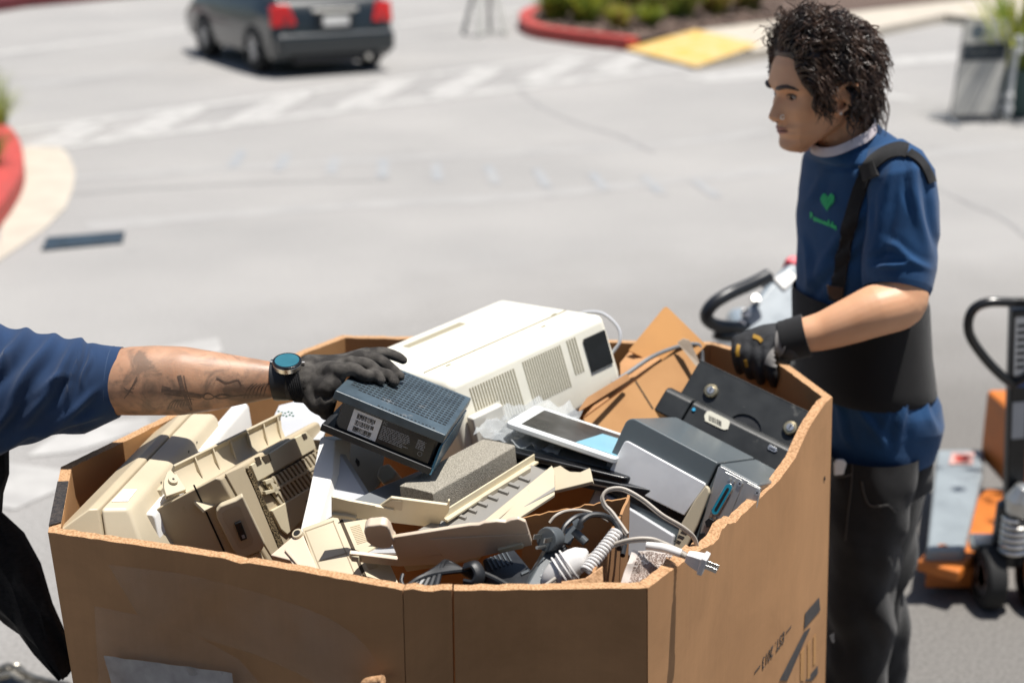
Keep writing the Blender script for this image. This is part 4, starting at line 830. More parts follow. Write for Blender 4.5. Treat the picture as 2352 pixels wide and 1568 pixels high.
# lettering on the sunny wall
plR2 = Pl(ring[3]+V((0, 0, TOP)), ring[4]+V((0, 0, TOP)), (base[3]+base[4])/2)
def RW(x, y, off=0):
    p = plR2.p(x, y); L_ = ring[4]-ring[3]; t = (V((p.x, p.y, 0))-ring[3]).dot(L_)/L_.length_squared; q = 1-p.z/prof(3, t)
    a = ring[3].lerp(ring[4], t).lerp(base[3].lerp(base[4], t), q); return V((a.x, a.y, p.z)) + plR2.n*(.0006+off)
o0 = RW(1812, 1432); xd = (RW(1722, 1549)-o0).normalized(); nd = plR2.n; yd = nd.cross(xd).normalized()
text('— EST. 2013 —', .031, Fz(o0+nd*.0004, xd, yd, nd), gay, mat('faded_print', (.045, .038, .035), .7), 'printed_lettering', sx=.92)
lm = M['faded'] = mat('faded_dark_print', (.05, .045, .045), .7, .2, 60)
for q in (((1841, 1412), (1872, 1374), (1874, 1404), (1838, 1448)), ((1838, 1455), (1852, 1444), (1812, 1540), (1800, 1568), (1783, 1568)), ((1860, 1540), (1866, 1532), (1866, 1550), (1852, 1568), (1838, 1568))):
    MB().prism([RW(x, y, .0004) for x, y in q], nd*.0003).build('printed_logo', lm, gay, smooth=False)
om = mat('faded_orange_print', (.45, .235, .085), .8, .1, 30)
for q in (((1830, 1502), (1838, 1490), (1836, 1568), (1828, 1568)), ((1845, 1482), (1851, 1474), (1849, 1560), (1843, 1566)), ((1858, 1466), (1864, 1458), (1862, 1525), (1856, 1534))):
    MB().prism([RW(x, y, .0004) for x, y in q], nd*.0003).build('printed_bar', om, gay, smooth=False)
MB().prism([RW(x, y, .0004) for x, y in ((1893, 1462), (1903, 1455), (1903, 1480), (1897, 1476))], nd*.0003).build('scuff', lm, gay, smooth=False)
MB().prism([RW(x, y, .0004) for x, y in ((1888, 1096), (1891, 1094), (1891, 1103), (1888, 1104))], nd*.0003).build('staple_hole', M['dark'], gay, smooth=False)
# ------------------------------------------------------------------ people
from mathutils.bvhtree import BVHTree
def skinmat(name, c, c2, tattoo=False):
    m = mat(name, c, .48, scale=22, col2=c2, bump=.12, bscale=420, mix=(.3, .7), detail=6)
    b = m.node_tree.nodes['Principled BSDF']; b.inputs['Subsurface Weight'].default_value = .12; b.inputs['Subsurface Radius'].default_value = (.012, .004, .002); b.inputs['Subsurface Scale'].default_value = .5
    N = m.node_tree.nodes; L = m.node_tree.links; src = b.inputs['Base Color'].links[0].from_socket
    at = N.new('ShaderNodeAttribute'); at.attribute_name = 'tone'
    mx = N.new('ShaderNodeMix'); mx.data_type = 'RGBA'; mx.blend_type = 'MIX'; mx.inputs[7].default_value = (.10, .06, .045, 1)
    L.new(at.outputs['Fac'], mx.inputs[0]); L.new(src, mx.inputs[6]); L.new(mx.outputs[2], b.inputs['Base Color']); out = mx.outputs[2]
    if tattoo:
        tc = N.new('ShaderNodeTexCoord'); n1 = N.new('ShaderNodeTexNoise'); n1.inputs['Scale'].default_value = 17; n1.inputs['Detail'].default_value = 7; n1.inputs['Distortion'].default_value = 1.1; n1.inputs['Roughness'].default_value = .62
        L.new(tc.outputs['Object'], n1.inputs['Vector']); r = N.new('ShaderNodeValToRGB'); r.color_ramp.elements[0].position = .41; r.color_ramp.elements[0].color = (0, 0, 0, 1); r.color_ramp.elements[1].position = .58; r.color_ramp.elements[1].color = (.64, .64, .64, 1)
        L.new(n1.outputs[0], r.inputs[0]); a2 = N.new('ShaderNodeAttribute'); a2.attribute_name = 'ink'
        ml = N.new('ShaderNodeMath'); ml.operation = 'MULTIPLY'; L.new(r.outputs[0], ml.inputs[0]); L.new(a2.outputs['Fac'], ml.inputs[1])
        m2 = N.new('ShaderNodeMix'); m2.data_type = 'RGBA'; L.new(ml.outputs[0], m2.inputs[0]); L.new(out, m2.inputs[6]); m2.inputs[7].default_value = (.07, .06, .05, 1); L.new(m2.outputs[2], b.inputs['Base Color'])
    return m
M['skin'] = skinmat('tan_skin', (.66, .36, .21), (.60, .315, .175))
M['skint'] = skinmat('tattooed_skin', (.46, .265, .165), (.39, .21, .125), True)
def fabric(name, c, bscale=1100, bump=.35, var=.12, rough=.85, sheen=.15):
    return mat(name, c, rough, var, 14, bump=bump, bscale=bscale, spec=.2, sheen=sheen, detail=7)
M['tee'] = fabric('navy_cotton', (.016, .040, .10))
M['teeb'] = fabric('blue_cotton', (.012, .055, .145))
M['vest'] = fabric('black_webbing', (.008, .008, .009), 700, .6)
M['jean'] = fabric('black_denim', (.014, .014, .015), 900, .5, .35)
M['glove'] = mat('dusty_black_knit', (.13, .12, .108), .92, scale=38, col2=(.035, .032, .03), bump=1, bscale=900, mix=(.42, .72), spec=.2, detail=8)
M['glovek'] = mat('black_ribbed_knit', (.016, .016, .017), .9, .3, 60, bump=1, bscale=700, spec=.2)
def fuse(mb, voxel, it=6, fac=.5):
    "one continuous surface out of overlapping volumes"
    me = bpy.data.meshes.new('tmp'); me.from_pydata(mb.v, [], mb.f); bm = bmesh.new(); bm.from_mesh(me); bmesh.ops.recalc_face_normals(bm, faces=bm.faces); bm.to_mesh(me); bm.free()
    o = bpy.data.objects.new('tmp', me); COL.objects.link(o)
    r = o.modifiers.new('r', 'REMESH'); r.mode = 'VOXEL'; r.voxel_size = voxel; r.adaptivity = 0
    s = o.modifiers.new('s', 'SMOOTH'); s.factor = fac; s.iterations = it
    dg = bpy.context.evaluated_depsgraph_get(); out = bpy.data.meshes.new_from_object(o.evaluated_get(dg))
    bpy.data.objects.remove(o); out.polygons.foreach_set('use_smooth', [True]*len(out.polygons)); return out
def link(me, name, m, parent=None):
    me.name = name; me.materials.clear(); me.materials.append(m); o = bpy.data.objects.new(name, me); COL.objects.link(o)
    if parent is not None: setpar(o, parent)
    return o
def bvh_of(*meshes):
    v, f = [], []
    for me in meshes:
        n = len(v); v += [x.co.copy() for x in me.vertices]; f += [[i+n for i in p.vertices] for p in me.polygons]
    return BVHTree.FromPolygons(v, f)
def cast(bv, x, y):
    r = ray(x, y).normalized(); h = bv.ray_cast(_C, r); return (h[0], h[1]) if h[0] is not None else (None, None)
def decal(bv, polys, name, m, parent, off=.0006):
    mb = MB()
    for q in polys:
        P = []
        for x, y in q:
            c, n = cast(bv, x, y)
            if c is None: break
            P.append(c-ray(x, y).normalized()*off)
        if len(P) == len(q): mb.poly(P)
    return mb.build(name, m, parent, smooth=False) if mb.f else None
def ribbon(bv, px, wid, name, m, parent, off=.002, th=.002, seg=10, fallback=None):
    "a strap following the surface below"
    cen = crom([V((x, y, 0)) for x, y in px], seg); rows = []; lastd = None
    for i, c in enumerate(cen):
        t = (cen[min(i+1, len(cen)-1)]-cen[max(0, i-1)]).normalized(); s = V((-t.y, t.x, 0)); row = []
        for k in range(5):
            q = c+s*wid*(k/4-.5); p, n = cast(bv, q.x, q.y)
            if p is None: row = None; break
            row.append((p, n))
        if row: rows.append(row)
    rr = [[p+n*off*.2 for p, n in r]+[p+n*(off+th) for p, n in reversed(r)] for r in rows]
    return MB().loft(rr).build(name, m, parent, ang=60)
def ell(c, u, v, a, b, n=40, f=None):
    return [c+u*(a*math.cos(t))+v*(b*math.sin(t)) for t in [2*math.pi*k/n for k in range(n)]]
def attr(me, name, fn):
    a = me.attributes.new(name, 'FLOAT', 'POINT'); a.data.foreach_set('value', [fn(v.co) for v in me.vertices])

# ================= worker on the left, only the arm in view
AY = 2.165
def armring(x, y0, y1, Y, dep, n=36, wr=0, ph=0):
    a, b = U(x, y0, Y), U(x, y1, Y); c = (a+b)/2; u = (a-b)/2; L_ = u.length; u.normalize()
    out = []
    for k in range(n):
        t = 2*math.pi*k/n; r = 1
        p = c+u*(L_*math.cos(t))+V((0, 1, 0))*(-dep*math.sin(t))
        if wr: p += (p-c).normalized()*wr(x, t)
        out.append(p)
    return out
lp = thing('person', 'person at the left edge in navy sleeve, tattooed forearm and black glove holding the router', 'person', (-1.25, 2.25, 0))
mb = MB()
fore = [(150, 845, 940), (200, 825, 945), (255, 806, 949), (290, 799, 950), (350, 796, 950), (420, 798, 950), (500, 811, 939), (560, 821, 926), (620, 831, 914), (660, 838, 908), (700, 842, 906), (720, 848, 906)]
rings_ = [armring(x, a, b, AY+.012*(x/700), (b-a)/2/1420*.92) for x, a, b in fore]
mb.loft(rings_)
sh = V((-1.0, 2.2, 1.34)); mb.tube([V((-.70, 2.17, 1.235)), V((-.86, 2.18, 1.27)), sh], [.042, .045, .055], 20)
tors = [((-1.2, 2.22, .86), .15, .17), ((-1.2, 2.22, 1.0), .14, .165), ((-1.17, 2.2, 1.15), .13, .18), ((-1.14, 2.2, 1.3), .12, .2), ((-1.1, 2.2, 1.40), .09, .16), ((-1.06, 2.2, 1.45), .055, .06), ((-1.02, 2.2, 1.53), .05, .055)]
mb.loft([ell(V(c), V((1, 0, 0)), V((0, 1, 0)), a, b, 24) for c, a, b in tors])
mb.loft([ell(V((-1.0, 2.2, 1.62))+V((0, 0, z)), V((1, 0, 0)), V((0, 1, 0)), r, r*.82, 20) for z, r in ((-.12, .03), (-.09, .07), (-.03, .092), (.03, .098), (.08, .08), (.115, .03))])
mb.tube([V((-1.2, 2.38, 1.36)), V((-1.28, 2.48, 1.1)), V((-1.2, 2.5, .85))], [.055, .045, .035], 14)
for s in (-.09, .09): mb.tube([V((-1.22, 2.22+s, .88)), V((-1.3, 2.22+s, .5)), V((-1.32, 2.22+s, .06))], [.09, .065, .05], 14)
body = fuse(mb, .0045, 5); attr(body, 'tone', lambda c: 0.0)
attr(body, 'ink', lambda c: 1.0 if (c.x > -.66 and c.z < 1.27+.06*noise.noise(c*14)) else (.4 if c.x > -.66 else 0))
link(body, 'body', M['skint'], lp); bvA = bvh_of(body)
# tattoo marks
tatt = mat('tattoo_ink', (.075, .052, .042), .5, scale=90, col2=(.16, .10, .07), mix=(.4, .7))
def strip(px, w0, w1, k=4):
    c = crom([V((x, y, 0)) for x, y in px], k); out = []
    for i in range(len(c)-1):
        t = (c[i+1]-c[i]).normalized(); s = V((-t.y, t.x, 0)); a, b = w0+(w1-w0)*i/len(c), w0+(w1-w0)*(i+1)/len(c)
        out.append([tuple((c[i]-s*a)[:2]), tuple((c[i+1]-s*b)[:2]), tuple((c[i+1]+s*b)[:2]), tuple((c[i]+s*a)[:2])])
    return out
motifs = [[] for _ in range(9)]
motifs[0] += strip([(371, 896), (420, 902), (470, 910)], 4.5, 3) + strip([(376, 905), (420, 909), (462, 914)], 1.2, 1) + strip([(372, 889), (392, 893)], 4, 2)
motifs[1] += strip([(411, 862), (420, 895), (432, 925), (440, 942)], 5, 3) + strip([(422, 862), (429, 895), (441, 930)], 1.3, 1.2)
motifs[2] += strip([(462, 909), (478, 903), (492, 912), (476, 917), (463, 911)], 1.6, 1.2) + strip([(492, 911), (510, 906), (530, 910), (510, 915), (494, 912)], 2.2, 1.3) + strip([(530, 910), (560, 908), (600, 906)], 1.6, .8)
for k in range(7): motifs[3] += strip([(385+k*7, 940-k*1.5), (392+k*7, 925-k*1.5), (404+k*7, 918)], 1.1, .6)
motifs[4] += strip([(384, 942), (388, 925), (402, 914), (424, 908)], 1.6, 1.2) + strip([(436, 945), (452, 930), (456, 915)], 1.6, 1.0)
for k in range(6): motifs[5] += strip([(560+k*9, 915-k), (568+k*9, 895-k*2), (582+k*9, 880)], 1.6, .8)
motifs[6] += strip([(497, 868), (520, 878), (545, 872), (555, 886)], 2.0, 1.2) + strip([(285, 915), (300, 895), (314, 865)], 1.3, 1) + strip([(284, 890), (294, 897), (300, 893)], 1, .8)
for k in range(5): motifs[7] += strip([(290+k*4.6, 908-k*8), (298+k*4.2, 900-k*7), (306+k*2, 902-k*9)], 1.0, .6)
motifs[8] += strip([(390, 820), (405, 832), (430, 830), (440, 818)], 1.4, 1.0) + strip([(500, 835), (530, 845), (560, 838)], 1.4, 1)
for tp in motifs:
    if tp and motifs.index(tp) not in (4, 8): decal(bvA, tp, 'tattoo', tatt, lp, .0005)
# sleeve and shirt
def proj(p):
    v = p-_C; d = v.dot(_F); return 1176+FOC*v.x/d, 784-FOC*v.dot(_U)/d
def creases(p, cl, soft=.45):
    "height of the cloth at p from a list of folds, each given by its two ends"
    x, y = proj(p); h = 0
    for x0, y0, x1, y1, w_, am in cl:
        dx_, dy_ = x1-x0, y1-y0; L2_ = dx_*dx_+dy_*dy_; t = ((x-x0)*dx_+(y-y0)*dy_)/L2_
        if t < -.25 or t > 1.25: continue
        e = 1 if 0 <= t <= 1 else max(0, 1-abs(t-.5)*4+2); d = ((x-x0)*dy_-(y-y0)*dx_)/math.sqrt(L2_) + 4*math.sin(t*5+x0)
        f = math.sin(math.pi*max(0, min(1, (t+.25)/1.5)))
        h += am*f*(math.exp(-(d/w_)**2)-soft*math.exp(-((d-1.8*w_)/(1.1*w_))**2))
    return h
SLF = [(186, 788, 160, 905, 7, .010), (172, 800, 70, 960, 11, .012), (118, 780, 20, 930, 12, .012), (60, 762, -50, 900, 14, .013), (238, 945, 60, 1015, 9, .010), (222, 900, 110, 985, 9, .008), (150, 860, 85, 900, 7, .006), (-10, 760, -120, 920, 16, .013), (205, 815, 190, 880, 6, .005), (40, 930, -60, 1020, 10, .010), (100, 985, 0, 1030, 8, .008), (20, 800, 5, 860, 8, .006)]
wr = None
slv = [(-260, 700, 1150), (-160, 730, 1110), (-80, 745, 1075), (0, 757, 1042), (50, 766, 1016), (100, 775, 1001), (150, 783, 993), (200, 791, 988), (232, 797, 974), (262, 801, 960), (277, 802, 953)]
xs = []
for (a, b) in zip(slv, slv[1:]):
    for k in range(9): t = k/9; xs.append(tuple(a[i]*(1-t)+b[i]*t for i in range(3)))
xs.append(slv[-1])
rr_ = []
for x, a, b in xs:
    rg = armring(x, a-3, b+3, AY+.02*max(0, -x/200)+.006*(x/280), (b-a)/2/1420*.8+.004, 96); c = sum(rg, V())/96
    rr_.append([p+(p-c).normalized()*(creases(p, SLF)+.002*noise.noise(p*22))*min(1, max(.04, (270-x)/45)) for p in rg])
hem = rr_[-1]; hc = sum(hem, V())/len(hem)
inner = [[c_+(p-c_)*.93-V((dx_, 0, 0)) for p in hem] for dx_, c_ in ((0.0, hc), (.03, hc))]
rr_ += [[hc+(p-hc)*.985 for p in hem]]+inner
tee = MB().loft(rr_, cap=False)
tt = [((-1.2, 2.22, .80), .17, .19), ((-1.2, 2.22, 1.0), .16, .185), ((-1.17, 2.2, 1.15), .15, .2), ((-1.14, 2.2, 1.3), .14, .22), ((-1.1, 2.2, 1.40), .1, .17), ((-1.06, 2.2, 1.46), .065, .07)]
tee.loft([ell(V(c), V((1, 0, 0)), V((0, 1, 0)), a, b, 40) for c, a, b in tt], cap=False)
to = tee.build('t_shirt', M['tee'], lp, ang=80)
hemline = MB().loft([armring(x, a-3.4, b+3.4, AY+.006*(x/280), (b-a)/2/1420*.8+.0043, 48) for x, a, b in ((256, 800.2, 962), (257.5, 800.3, 961.5))], cap=False).build('hem_stitch', mat('navy_thread', (.03, .06, .13), .8), lp)
# black vest with a loose hanging front
mb = MB(); rows_ = []
edge = [(4, 985), (10, 1040), (14, 1090), (4, 1130), (-4, 1180), (40, 1235), (80, 1305), (115, 1385), (150, 1470), (168, 1530)]
low = [(-200, 960), (-200, 1010), (-190, 1060), (-160, 1110), (-120, 1180), (-90, 1300), (-60, 1375), (10, 1415), (80, 1470), (150, 1522)]
cen = list(zip(edge, low)); 
for (e, l) in cen:
    a = U(e[0], e[1], 2.19); b = U(l[0], l[1], 2.26); row = []
    for k in range(9): t = k/8; row.append(a.lerp(b, t)+V((0, -.05*math.sin(math.pi*t)+.012*math.sin(k*1.9+e[1]*.021)+.008*noise.noise(V((k*.9, e[1]*.02, 1))), 0)))
    rows_.append(row + [p+V((.004, .012, 0)) for p in reversed(row)])
mb.loft(rows_)
M['mesh'] = mat('black_mesh_webbing', (.014, .014, .016), .65, .4, 90, bump=1, bscale=420, stretch=(1, 1, 3), spec=.3)
mb.build('vest', M['mesh'], lp, ang=70)
mb = MB(); pr_ = crom([U(l[0], l[1]+2, 2.25) for l in low[6:]], 5); mb.tube(pr_, .0035, 8); mb.build('vest_piping', M['tee'], lp)
mb = MB()
for s in (-.09, .09): mb.tube([V((-1.22, 2.22+s, .95)), V((-1.3, 2.22+s, .5)), V((-1.32, 2.22+s, .08))], [.115, .09, .08], 20)
mb.build('trousers', M['jean'], lp)
for s in (-.09, .09): MB().loft([[V((-1.4+x, 2.22+s-w_, z)) if 0 else V((-1.4+x, 2.22+s+w_*q, z*(1 if q2 else 0)+.001)) for q, q2 in ((-1, 0), (1, 0), (1, 1), (-1, 1))] for x, w_, z in ((0, .035, .08), (.1, .045, .1), (.2, .05, .07), (.28, .03, .04))]).build('shoe', M['black'], lp, bev=.01)
# glove
plT = Pl(RT(0, 0, rz), RT(1, 0, rz), RT(0, 1, rz))
def on_plate(x, y, h): return plT.p(x, y, h)
mb = MB()
wr0, wr1 = U(672, 876, 2.175), U(706, 874, 2.18)
kn = [U(780, 850, 2.155), U(806, 836, 2.185), U(826, 824, 2.215), U(842, 815, 2.245)]
fing = [[kn[0], U(812, 848, 2.160), U(836, 862, 2.160), on_plate(858, 877, .0115), on_plate(870, 884, .0095)],
        [kn[1], U(842, 838, 2.19), U(868, 856, 2.19), on_plate(890, 878, .0115), on_plate(902, 888, .0092)],
        [kn[2], U(860, 824, 2.225), U(884, 836, 2.225), U(906, 854, 2.215), U(919, 864, 2.21)],
        [kn[3], U(872, 810, 2.26), U(892, 812, 2.265), U(914, 820, 2.262), U(926, 827, 2.258)]]
rad = [[.0125, .0115, .0108, .0102, .0085], [.013, .012, .0112, .0105, .0088], [.0125, .0112, .0108, .010, .0082], [.0115, .0102, .0096, .009, .0075]]
def capsule(mb, pts, r, n=16):
    pts = [V(p) for p in pts]; P = crom(pts, 5); m = len(P); rr = []
    for i in range(m): t = i/(m-1)*(len(r)-1); k = min(len(r)-2, int(t)); rr.append(r[k]+(r[k+1]-r[k])*(t-k))
    d0 = (P[0]-P[1]).normalized(); d1 = (P[-1]-P[-2]).normalized()
    pre = [P[0]+d0*rr[0]*math.sin(a) for a in (1.35, .8, .4)]; prr = [rr[0]*math.cos(a) for a in (1.35, .8, .4)]
    po = [P[-1]+d1*rr[-1]*math.sin(a) for a in (.4, .8, 1.15, 1.42)]; por = [rr[-1]*math.cos(a) for a in (.4, .8, 1.15, 1.42)]
    mb.tube(pre+P+po, prr+rr+por, n)
for f, r in zip(fing, rad): capsule(mb, f, r)
pw_ = U(722, 876, 2.19)
for k, kk in enumerate(kn):
    capsule(mb, [wr1.lerp(kn[0], .02)+V((0, .008*k, .004*k)), pw_.lerp(kk, .45)+V((0, .004, .004)), kk], [.024, .021, rad[k][0]+.002])
capsule(mb, [wr0, wr1, pw_], [.0315, .032, .030])
# thumb side of the palm and thumb, closing against the left end of the router
th0, th1, th2, th3 = U(722, 902, 2.165), U(738, 925, 2.15), RT(-.016, .055, .035), RT(-.013, .062, .006)
capsule(mb, [wr1+V((0, 0, -.012)), th0, th1, th2, th3], [.024, .025, .021, .0145, .0115])
capsule(mb, [pw_+V((0, 0, -.012)), U(752, 890, 2.15), kn[0]+V((-.004, 0, -.012))], [.026, .021, .014])
gl = fuse(mb, .0022, 4, .5)
link(gl, 'glove', M['glove'], lp)
mb = MB(); ck = []
for i in range(15):
    t = i/14; x = 669+t*34; ck.append(armring(x, 832-6*t, 921+3*t, 2.176, .0325+.0012*(i % 2), 48))
mb.loft(ck, cap=False); cf_ = mb.build('glove_cuff', M['glovek'], lp)
for v in cf_.data.vertices: v.co.x += -(v.co.z-1.22)*.28
# watch
wtc = armring(645, 832, 912, 2.178, .0295, 40); cc = sum(wtc, V())/len(wtc)
mb = MB(); rws = []
for x0, q in ((-.0125, 1.03), (-.0125, 1.11), (-.008, 1.13), (.008, 1.13), (.0125, 1.11), (.0125, 1.03)):
    rws.append([cc+(p-cc)*q+V((x0, 0, 0))+V((-(p.z-cc.z)*.14, 0, 0)) for p in wtc])
rws.append(rws[0]); mb.loft(rws, cap=False)
wb = mb.build('watch_strap', M['black'], lp, ang=40)
wn = V((.02, -.25, .97)).normalized(); wx = V((1, .0, 0)); wx = (wx-wn*wx.dot(wn)).normalized(); wy = wn.cross(wx); wc = U(660, 838, 2.165); wf2 = Fz(wc, wx, wy, wn)
def disc(mb, z0, z1, r0, r1, n=40): return mb.loft([[wf2(r0*math.cos(a), r0*math.sin(a), z0) for a in [2*math.pi*k/n for k in range(n)]], [wf2(r1*math.cos(a), r1*math.sin(a), z1) for a in [2*math.pi*k/n for k in range(n)]]])
mb = MB(); disc(mb, -.004, .006, .0225, .0235); wcse = mb.build('watch_case', M['steel'], wb, bev=.0012)
mb = MB(); disc(mb, .006, .009, .0238, .0228); mb.build('bezel', M['blackg'], wb, bev=.0006)
mb = MB(); disc(mb, .0092, .0094, .0195, .0195); mb.build('watch_face', mat('blue_green_watch_glass', (.03, .13, .17), .12, .1, 30), wb, smooth=False)
for s, a in ((1, 0), (-1, 0)): MB().cyl(wf2(.0232*s, .004, .002), wf2(.0275*s, .004, .002), .0024, 10).build('crown', M['steel'], wb)
for y_ in range(8): pass
# ================= worker on the right
rp = thing('person', 'dark haired worker in blue shirt and black back support gripping the box rim', 'person', (.8, 2.9, 0))
# ---- head
yaw, pit = R(19), R(9)
hf = V((-math.cos(yaw)*math.cos(pit), -math.sin(yaw)*math.cos(pit), -math.sin(pit))); hu = V((0, 0, 1)); hu = (hu-hf*hu.dot(hf)).normalized(); hl = hu.cross(hf)
HC = U(1878, 198, 2.84)      # middle of the head at eye level
HF = Fz(HC, hf, hl, hu); HF.x = HF.x*.98; HF.y = HF.y*.98; HF.z = HF.z*.98
def interp(tab, z):
    for (a, b) in zip(tab, tab[1:]):
        if a[0] >= z >= b[0]:
            t = (a[0]-z)/(a[0]-b[0]); t = t*t*(3-2*t)*.5+t*.5; return a[1]+(b[1]-a[1])*t
    return tab[-1][1] if z < tab[-1][0] else tab[0][1]
FX = [(.118, .0), (.112, .03), (.10, .055), (.08, .075), (.055, .0885), (.03, .097), (.016, .1005), (.004, .0905), (-.004, .089), (-.02, .090), (-.045, .089), (-.058, .0895), (-.066, .094), (-.0715, .0905), (-.078, .0935), (-.088, .086), (-.098, .091), (-.108, .092), (-.117, .084), (-.123, .060), (-.126, .02)]
BX = [(.118, -.02), (.112, -.05), (.10, -.075), (.07, -.098), (.03, -.105), (-.01, -.1), (-.04, -.083), (-.06, -.062), (-.075, -.034), (-.09, -.004), (-.105, .022), (-.118, .038), (-.126, .048)]
HW = [(.118, .012), (.112, .03), (.10, .048), (.075, .066), (.04, .075), (0, .0755), (-.03, .073), (-.06, .067), (-.08, .060), (-.095, .049), (-.108, .037), (-.118, .027), (-.126, .014)]
CX = [(.118, 0), (-.05, 0), (-.07, .006), (-.09, .026), (-.105, .046), (-.126, .060)]
def headp(z, a):
    ca, sa = math.cos(a), math.sin(a); fx, bx, hw = interp(FX, z), interp(BX, z), interp(HW, z)
    e = .82 if ca > 0 else 1.0
    y = hw*(abs(sa)**.92)*(1 if sa > 0 else -1)
    c0_ = interp(CX, z); x = c0_+(fx-c0_ if ca > 0 else c0_-bx)*(abs(ca)**e)*(1 if ca > 0 else -1)
    g = lambda yy, zz, sy, sz: math.exp(-((abs(y)-yy)/sy)**2-((z-zz)/sz)**2)
    if ca > 0:
        # nose
        nz = 0
        if -.062 < z < .012:
            t = (.012-z)/.06; h = .028*max(0, min(1, t/.86))**1.2 if z > -.04 else .028*max(0, 1-((-.04-z)/.02)**1.6)
            wd = .0085+.006*max(0, min(1, t)); nz = h*math.exp(-(y/wd)**2) + .0075*g(.0135, -.043, .006, .009)
        x += nz
        x -= .0105*g(.031, .000, .017, .0125); x += .004*g(.033, .021, .02, .008); x += .0045*g(.045, -.03, .018, .018)
        x -= .003*g(.03, -.06, .012, .02); x += .002*g(.0, -.066, .018, .005)
        x += .0035*g(.031, -.001, .010, .0065)
    return HF(x, y, z)
zs = [.118, .115, .11, .10, .09, .08, .07, .06, .05, .042, .034, .028, .022, .017, .012, .008, .004, 0, -.004, -.008, -.013, -.018, -.024, -.03, -.035, -.039, -.043, -.047, -.051, -.055, -.059, -.063, -.066, -.069, -.0715, -.074, -.077, -.081, -.085, -.09, -.096, -.102, -.108, -.114, -.119, -.123, -.126]
angs = []
for k in range(88):
    u = 2*math.pi*k/88; angs.append(u - .45*math.sin(u)*.9)   # denser on the face
headme = MB().loft([[headp(z, a) for a in angs] for z in zs])
body = headme
# ear
ec = HF(-.006, .0755, -.018)
eu = (hu*.97-hf*.22).normalized(); ef = (hf*.97+hu*.22).normalized(); eo = (hl*.85-hf*.5).normalized()
rim_ = [ec+eu*a+ef*b+eo*c for a, b, c in ((-.004, .014, .002), (.014, .016, .005), (.028, .008, .011), (.031, -.006, .015), (.022, -.017, .017), (.006, -.017, .015), (-.010, -.011, .011), (-.022, .0, .007), (-.028, .007, .004), (-.02, .011, .003))]
body.tube(crom(rim_, 4), .0048, 8); body.tube(crom([ec+eu*.0+ef*.0+eo*.0, ec+eu*.012-ef*.006+eo*.003], 3), [.010]*4, 10)
body.tube(crom([ec+eu*.02+ef*.004+eo*.007, ec+eu*.008-ef*.009+eo*.012, ec-eu*.008-ef*.003+eo*.009], 4), .0035, 8)
# neck, torso, arms, legs
NB = U(1972, 372, 2.86)
def seg(mb, pts, r, n=24, flat=None): mb.tube(crom(pts, 5), [r[min(len(r)-2, int(i/5))]+(r[min(len(r)-1, int(i/5)+1)]-r[min(len(r)-2, int(i/5))])*((i % 5)/5 if i < 5*(len(r)-1) else 1) for i in range(5*(len(pts)-1)+1)], n, flat=flat)
seg(body, [HF(-.03, 0, -.03), HF(-.042, 0, -.10), U(1932, 296, 2.85), NB], [.056, .051, .049, .052])
fw = V((-.93, -.36, 0)).normalized(); lt = V((.36*-1, .93*-1, 0)).normalized()*1.0   # facing, person's left
lt = V((0, 0, 1)).cross(fw)
def tring(cx, y, Y, a, b, n=72, off=0, pw=.85, dz=0):
    c = U(cx, y, Y); out = []
    for k in range(n):
        t = 2*math.pi*k/n; ca, sa = math.cos(t), math.sin(t)
        out.append(c+fw*((a+off)*math.copysign(abs(ca)**pw, ca))+lt*((b+off)*math.copysign(abs(sa)**pw, sa))+V((0, 0, dz)))
    return out
core = [(1975, 372, .045, .05), (1985, 408, .075, .105), (1990, 450, .10, .155), (1988, 560, .105, .15), (1985, 680, .105, .14), (1985, 800, .11, .14), (1995, 900, .095, .125), (2000, 985, .075, .10)]
TY = 2.875
body.loft([tring(cx, y, TY, a, b, 32) for cx, y, a, b in core])
SHL = U(2068, 405, 2.76); ELB = U(2078, 696, 2.66); WRS = U(1836, 772, 2.655)
seg(body, [SHL+V((-.02, .05, .0)), SHL, SHL.lerp(ELB, .5), SHL.lerp(ELB, .88)], [.045, .055, .053, .047])
fa = [SHL.lerp(ELB, .82), U(2068, 694, 2.665), U(2010, 714, 2.65), U(1950, 738, 2.648), U(1890, 760, 2.652), WRS, U(1800, 785, 2.66)]
seg(body, fa, [.046, .051, .051, .045, .038, .033, .033], flat=None)
SHR = U(1960, 400, 3.06); seg(body, [SHR, SHR+V((.06, .05, -.16)), SHR+V((.02, .06, -.30)), SHR+V((.0, .04, -.54))], [.055, .05, .042, .032])
hipL, hipR = U(1998, 1000, 2.80), U(2005, 990, 2.97)
LEGN = [hipL, U(1985, 1180, 2.81), U(1980, 1345, 2.82), V((.80, 2.86, .1))]; LEGF = [hipR, U(2005, 1200, 2.98), U(1990, 1345, 2.93), V((.86, 3.04, .1))]
for q in (LEGN, LEGF): seg(body, q, [.06, .062, .052, .04])
bm_ = fuse(body, .0036, 3, .45)
loc_ = lambda c: ((c-HC).dot(hf), (c-HC).dot(hl), (c-HC).dot(hu))
def stub(c):
    x, y, z = loc_(c)
    if z > .03 or z < -.14 or x < -.02: return 0.0
    v = .42*math.exp(-((z+.0585)/.008)**2-(y/.026)**2)*(x > .06)             # upper lip
    v += .34*math.exp(-((z+.105)/.018)**2-((abs(y)-.0)/.04)**2)*(x > .05)        # chin
    v += .2*math.exp(-((z+.085)/.03)**2)*(abs(y) > .03)*(x < .07)
    return min(.5, v)
attr(bm_, 'tone', stub)
link(bm_, 'body', M['skin'], rp); bvB = bvh_of(bm_)
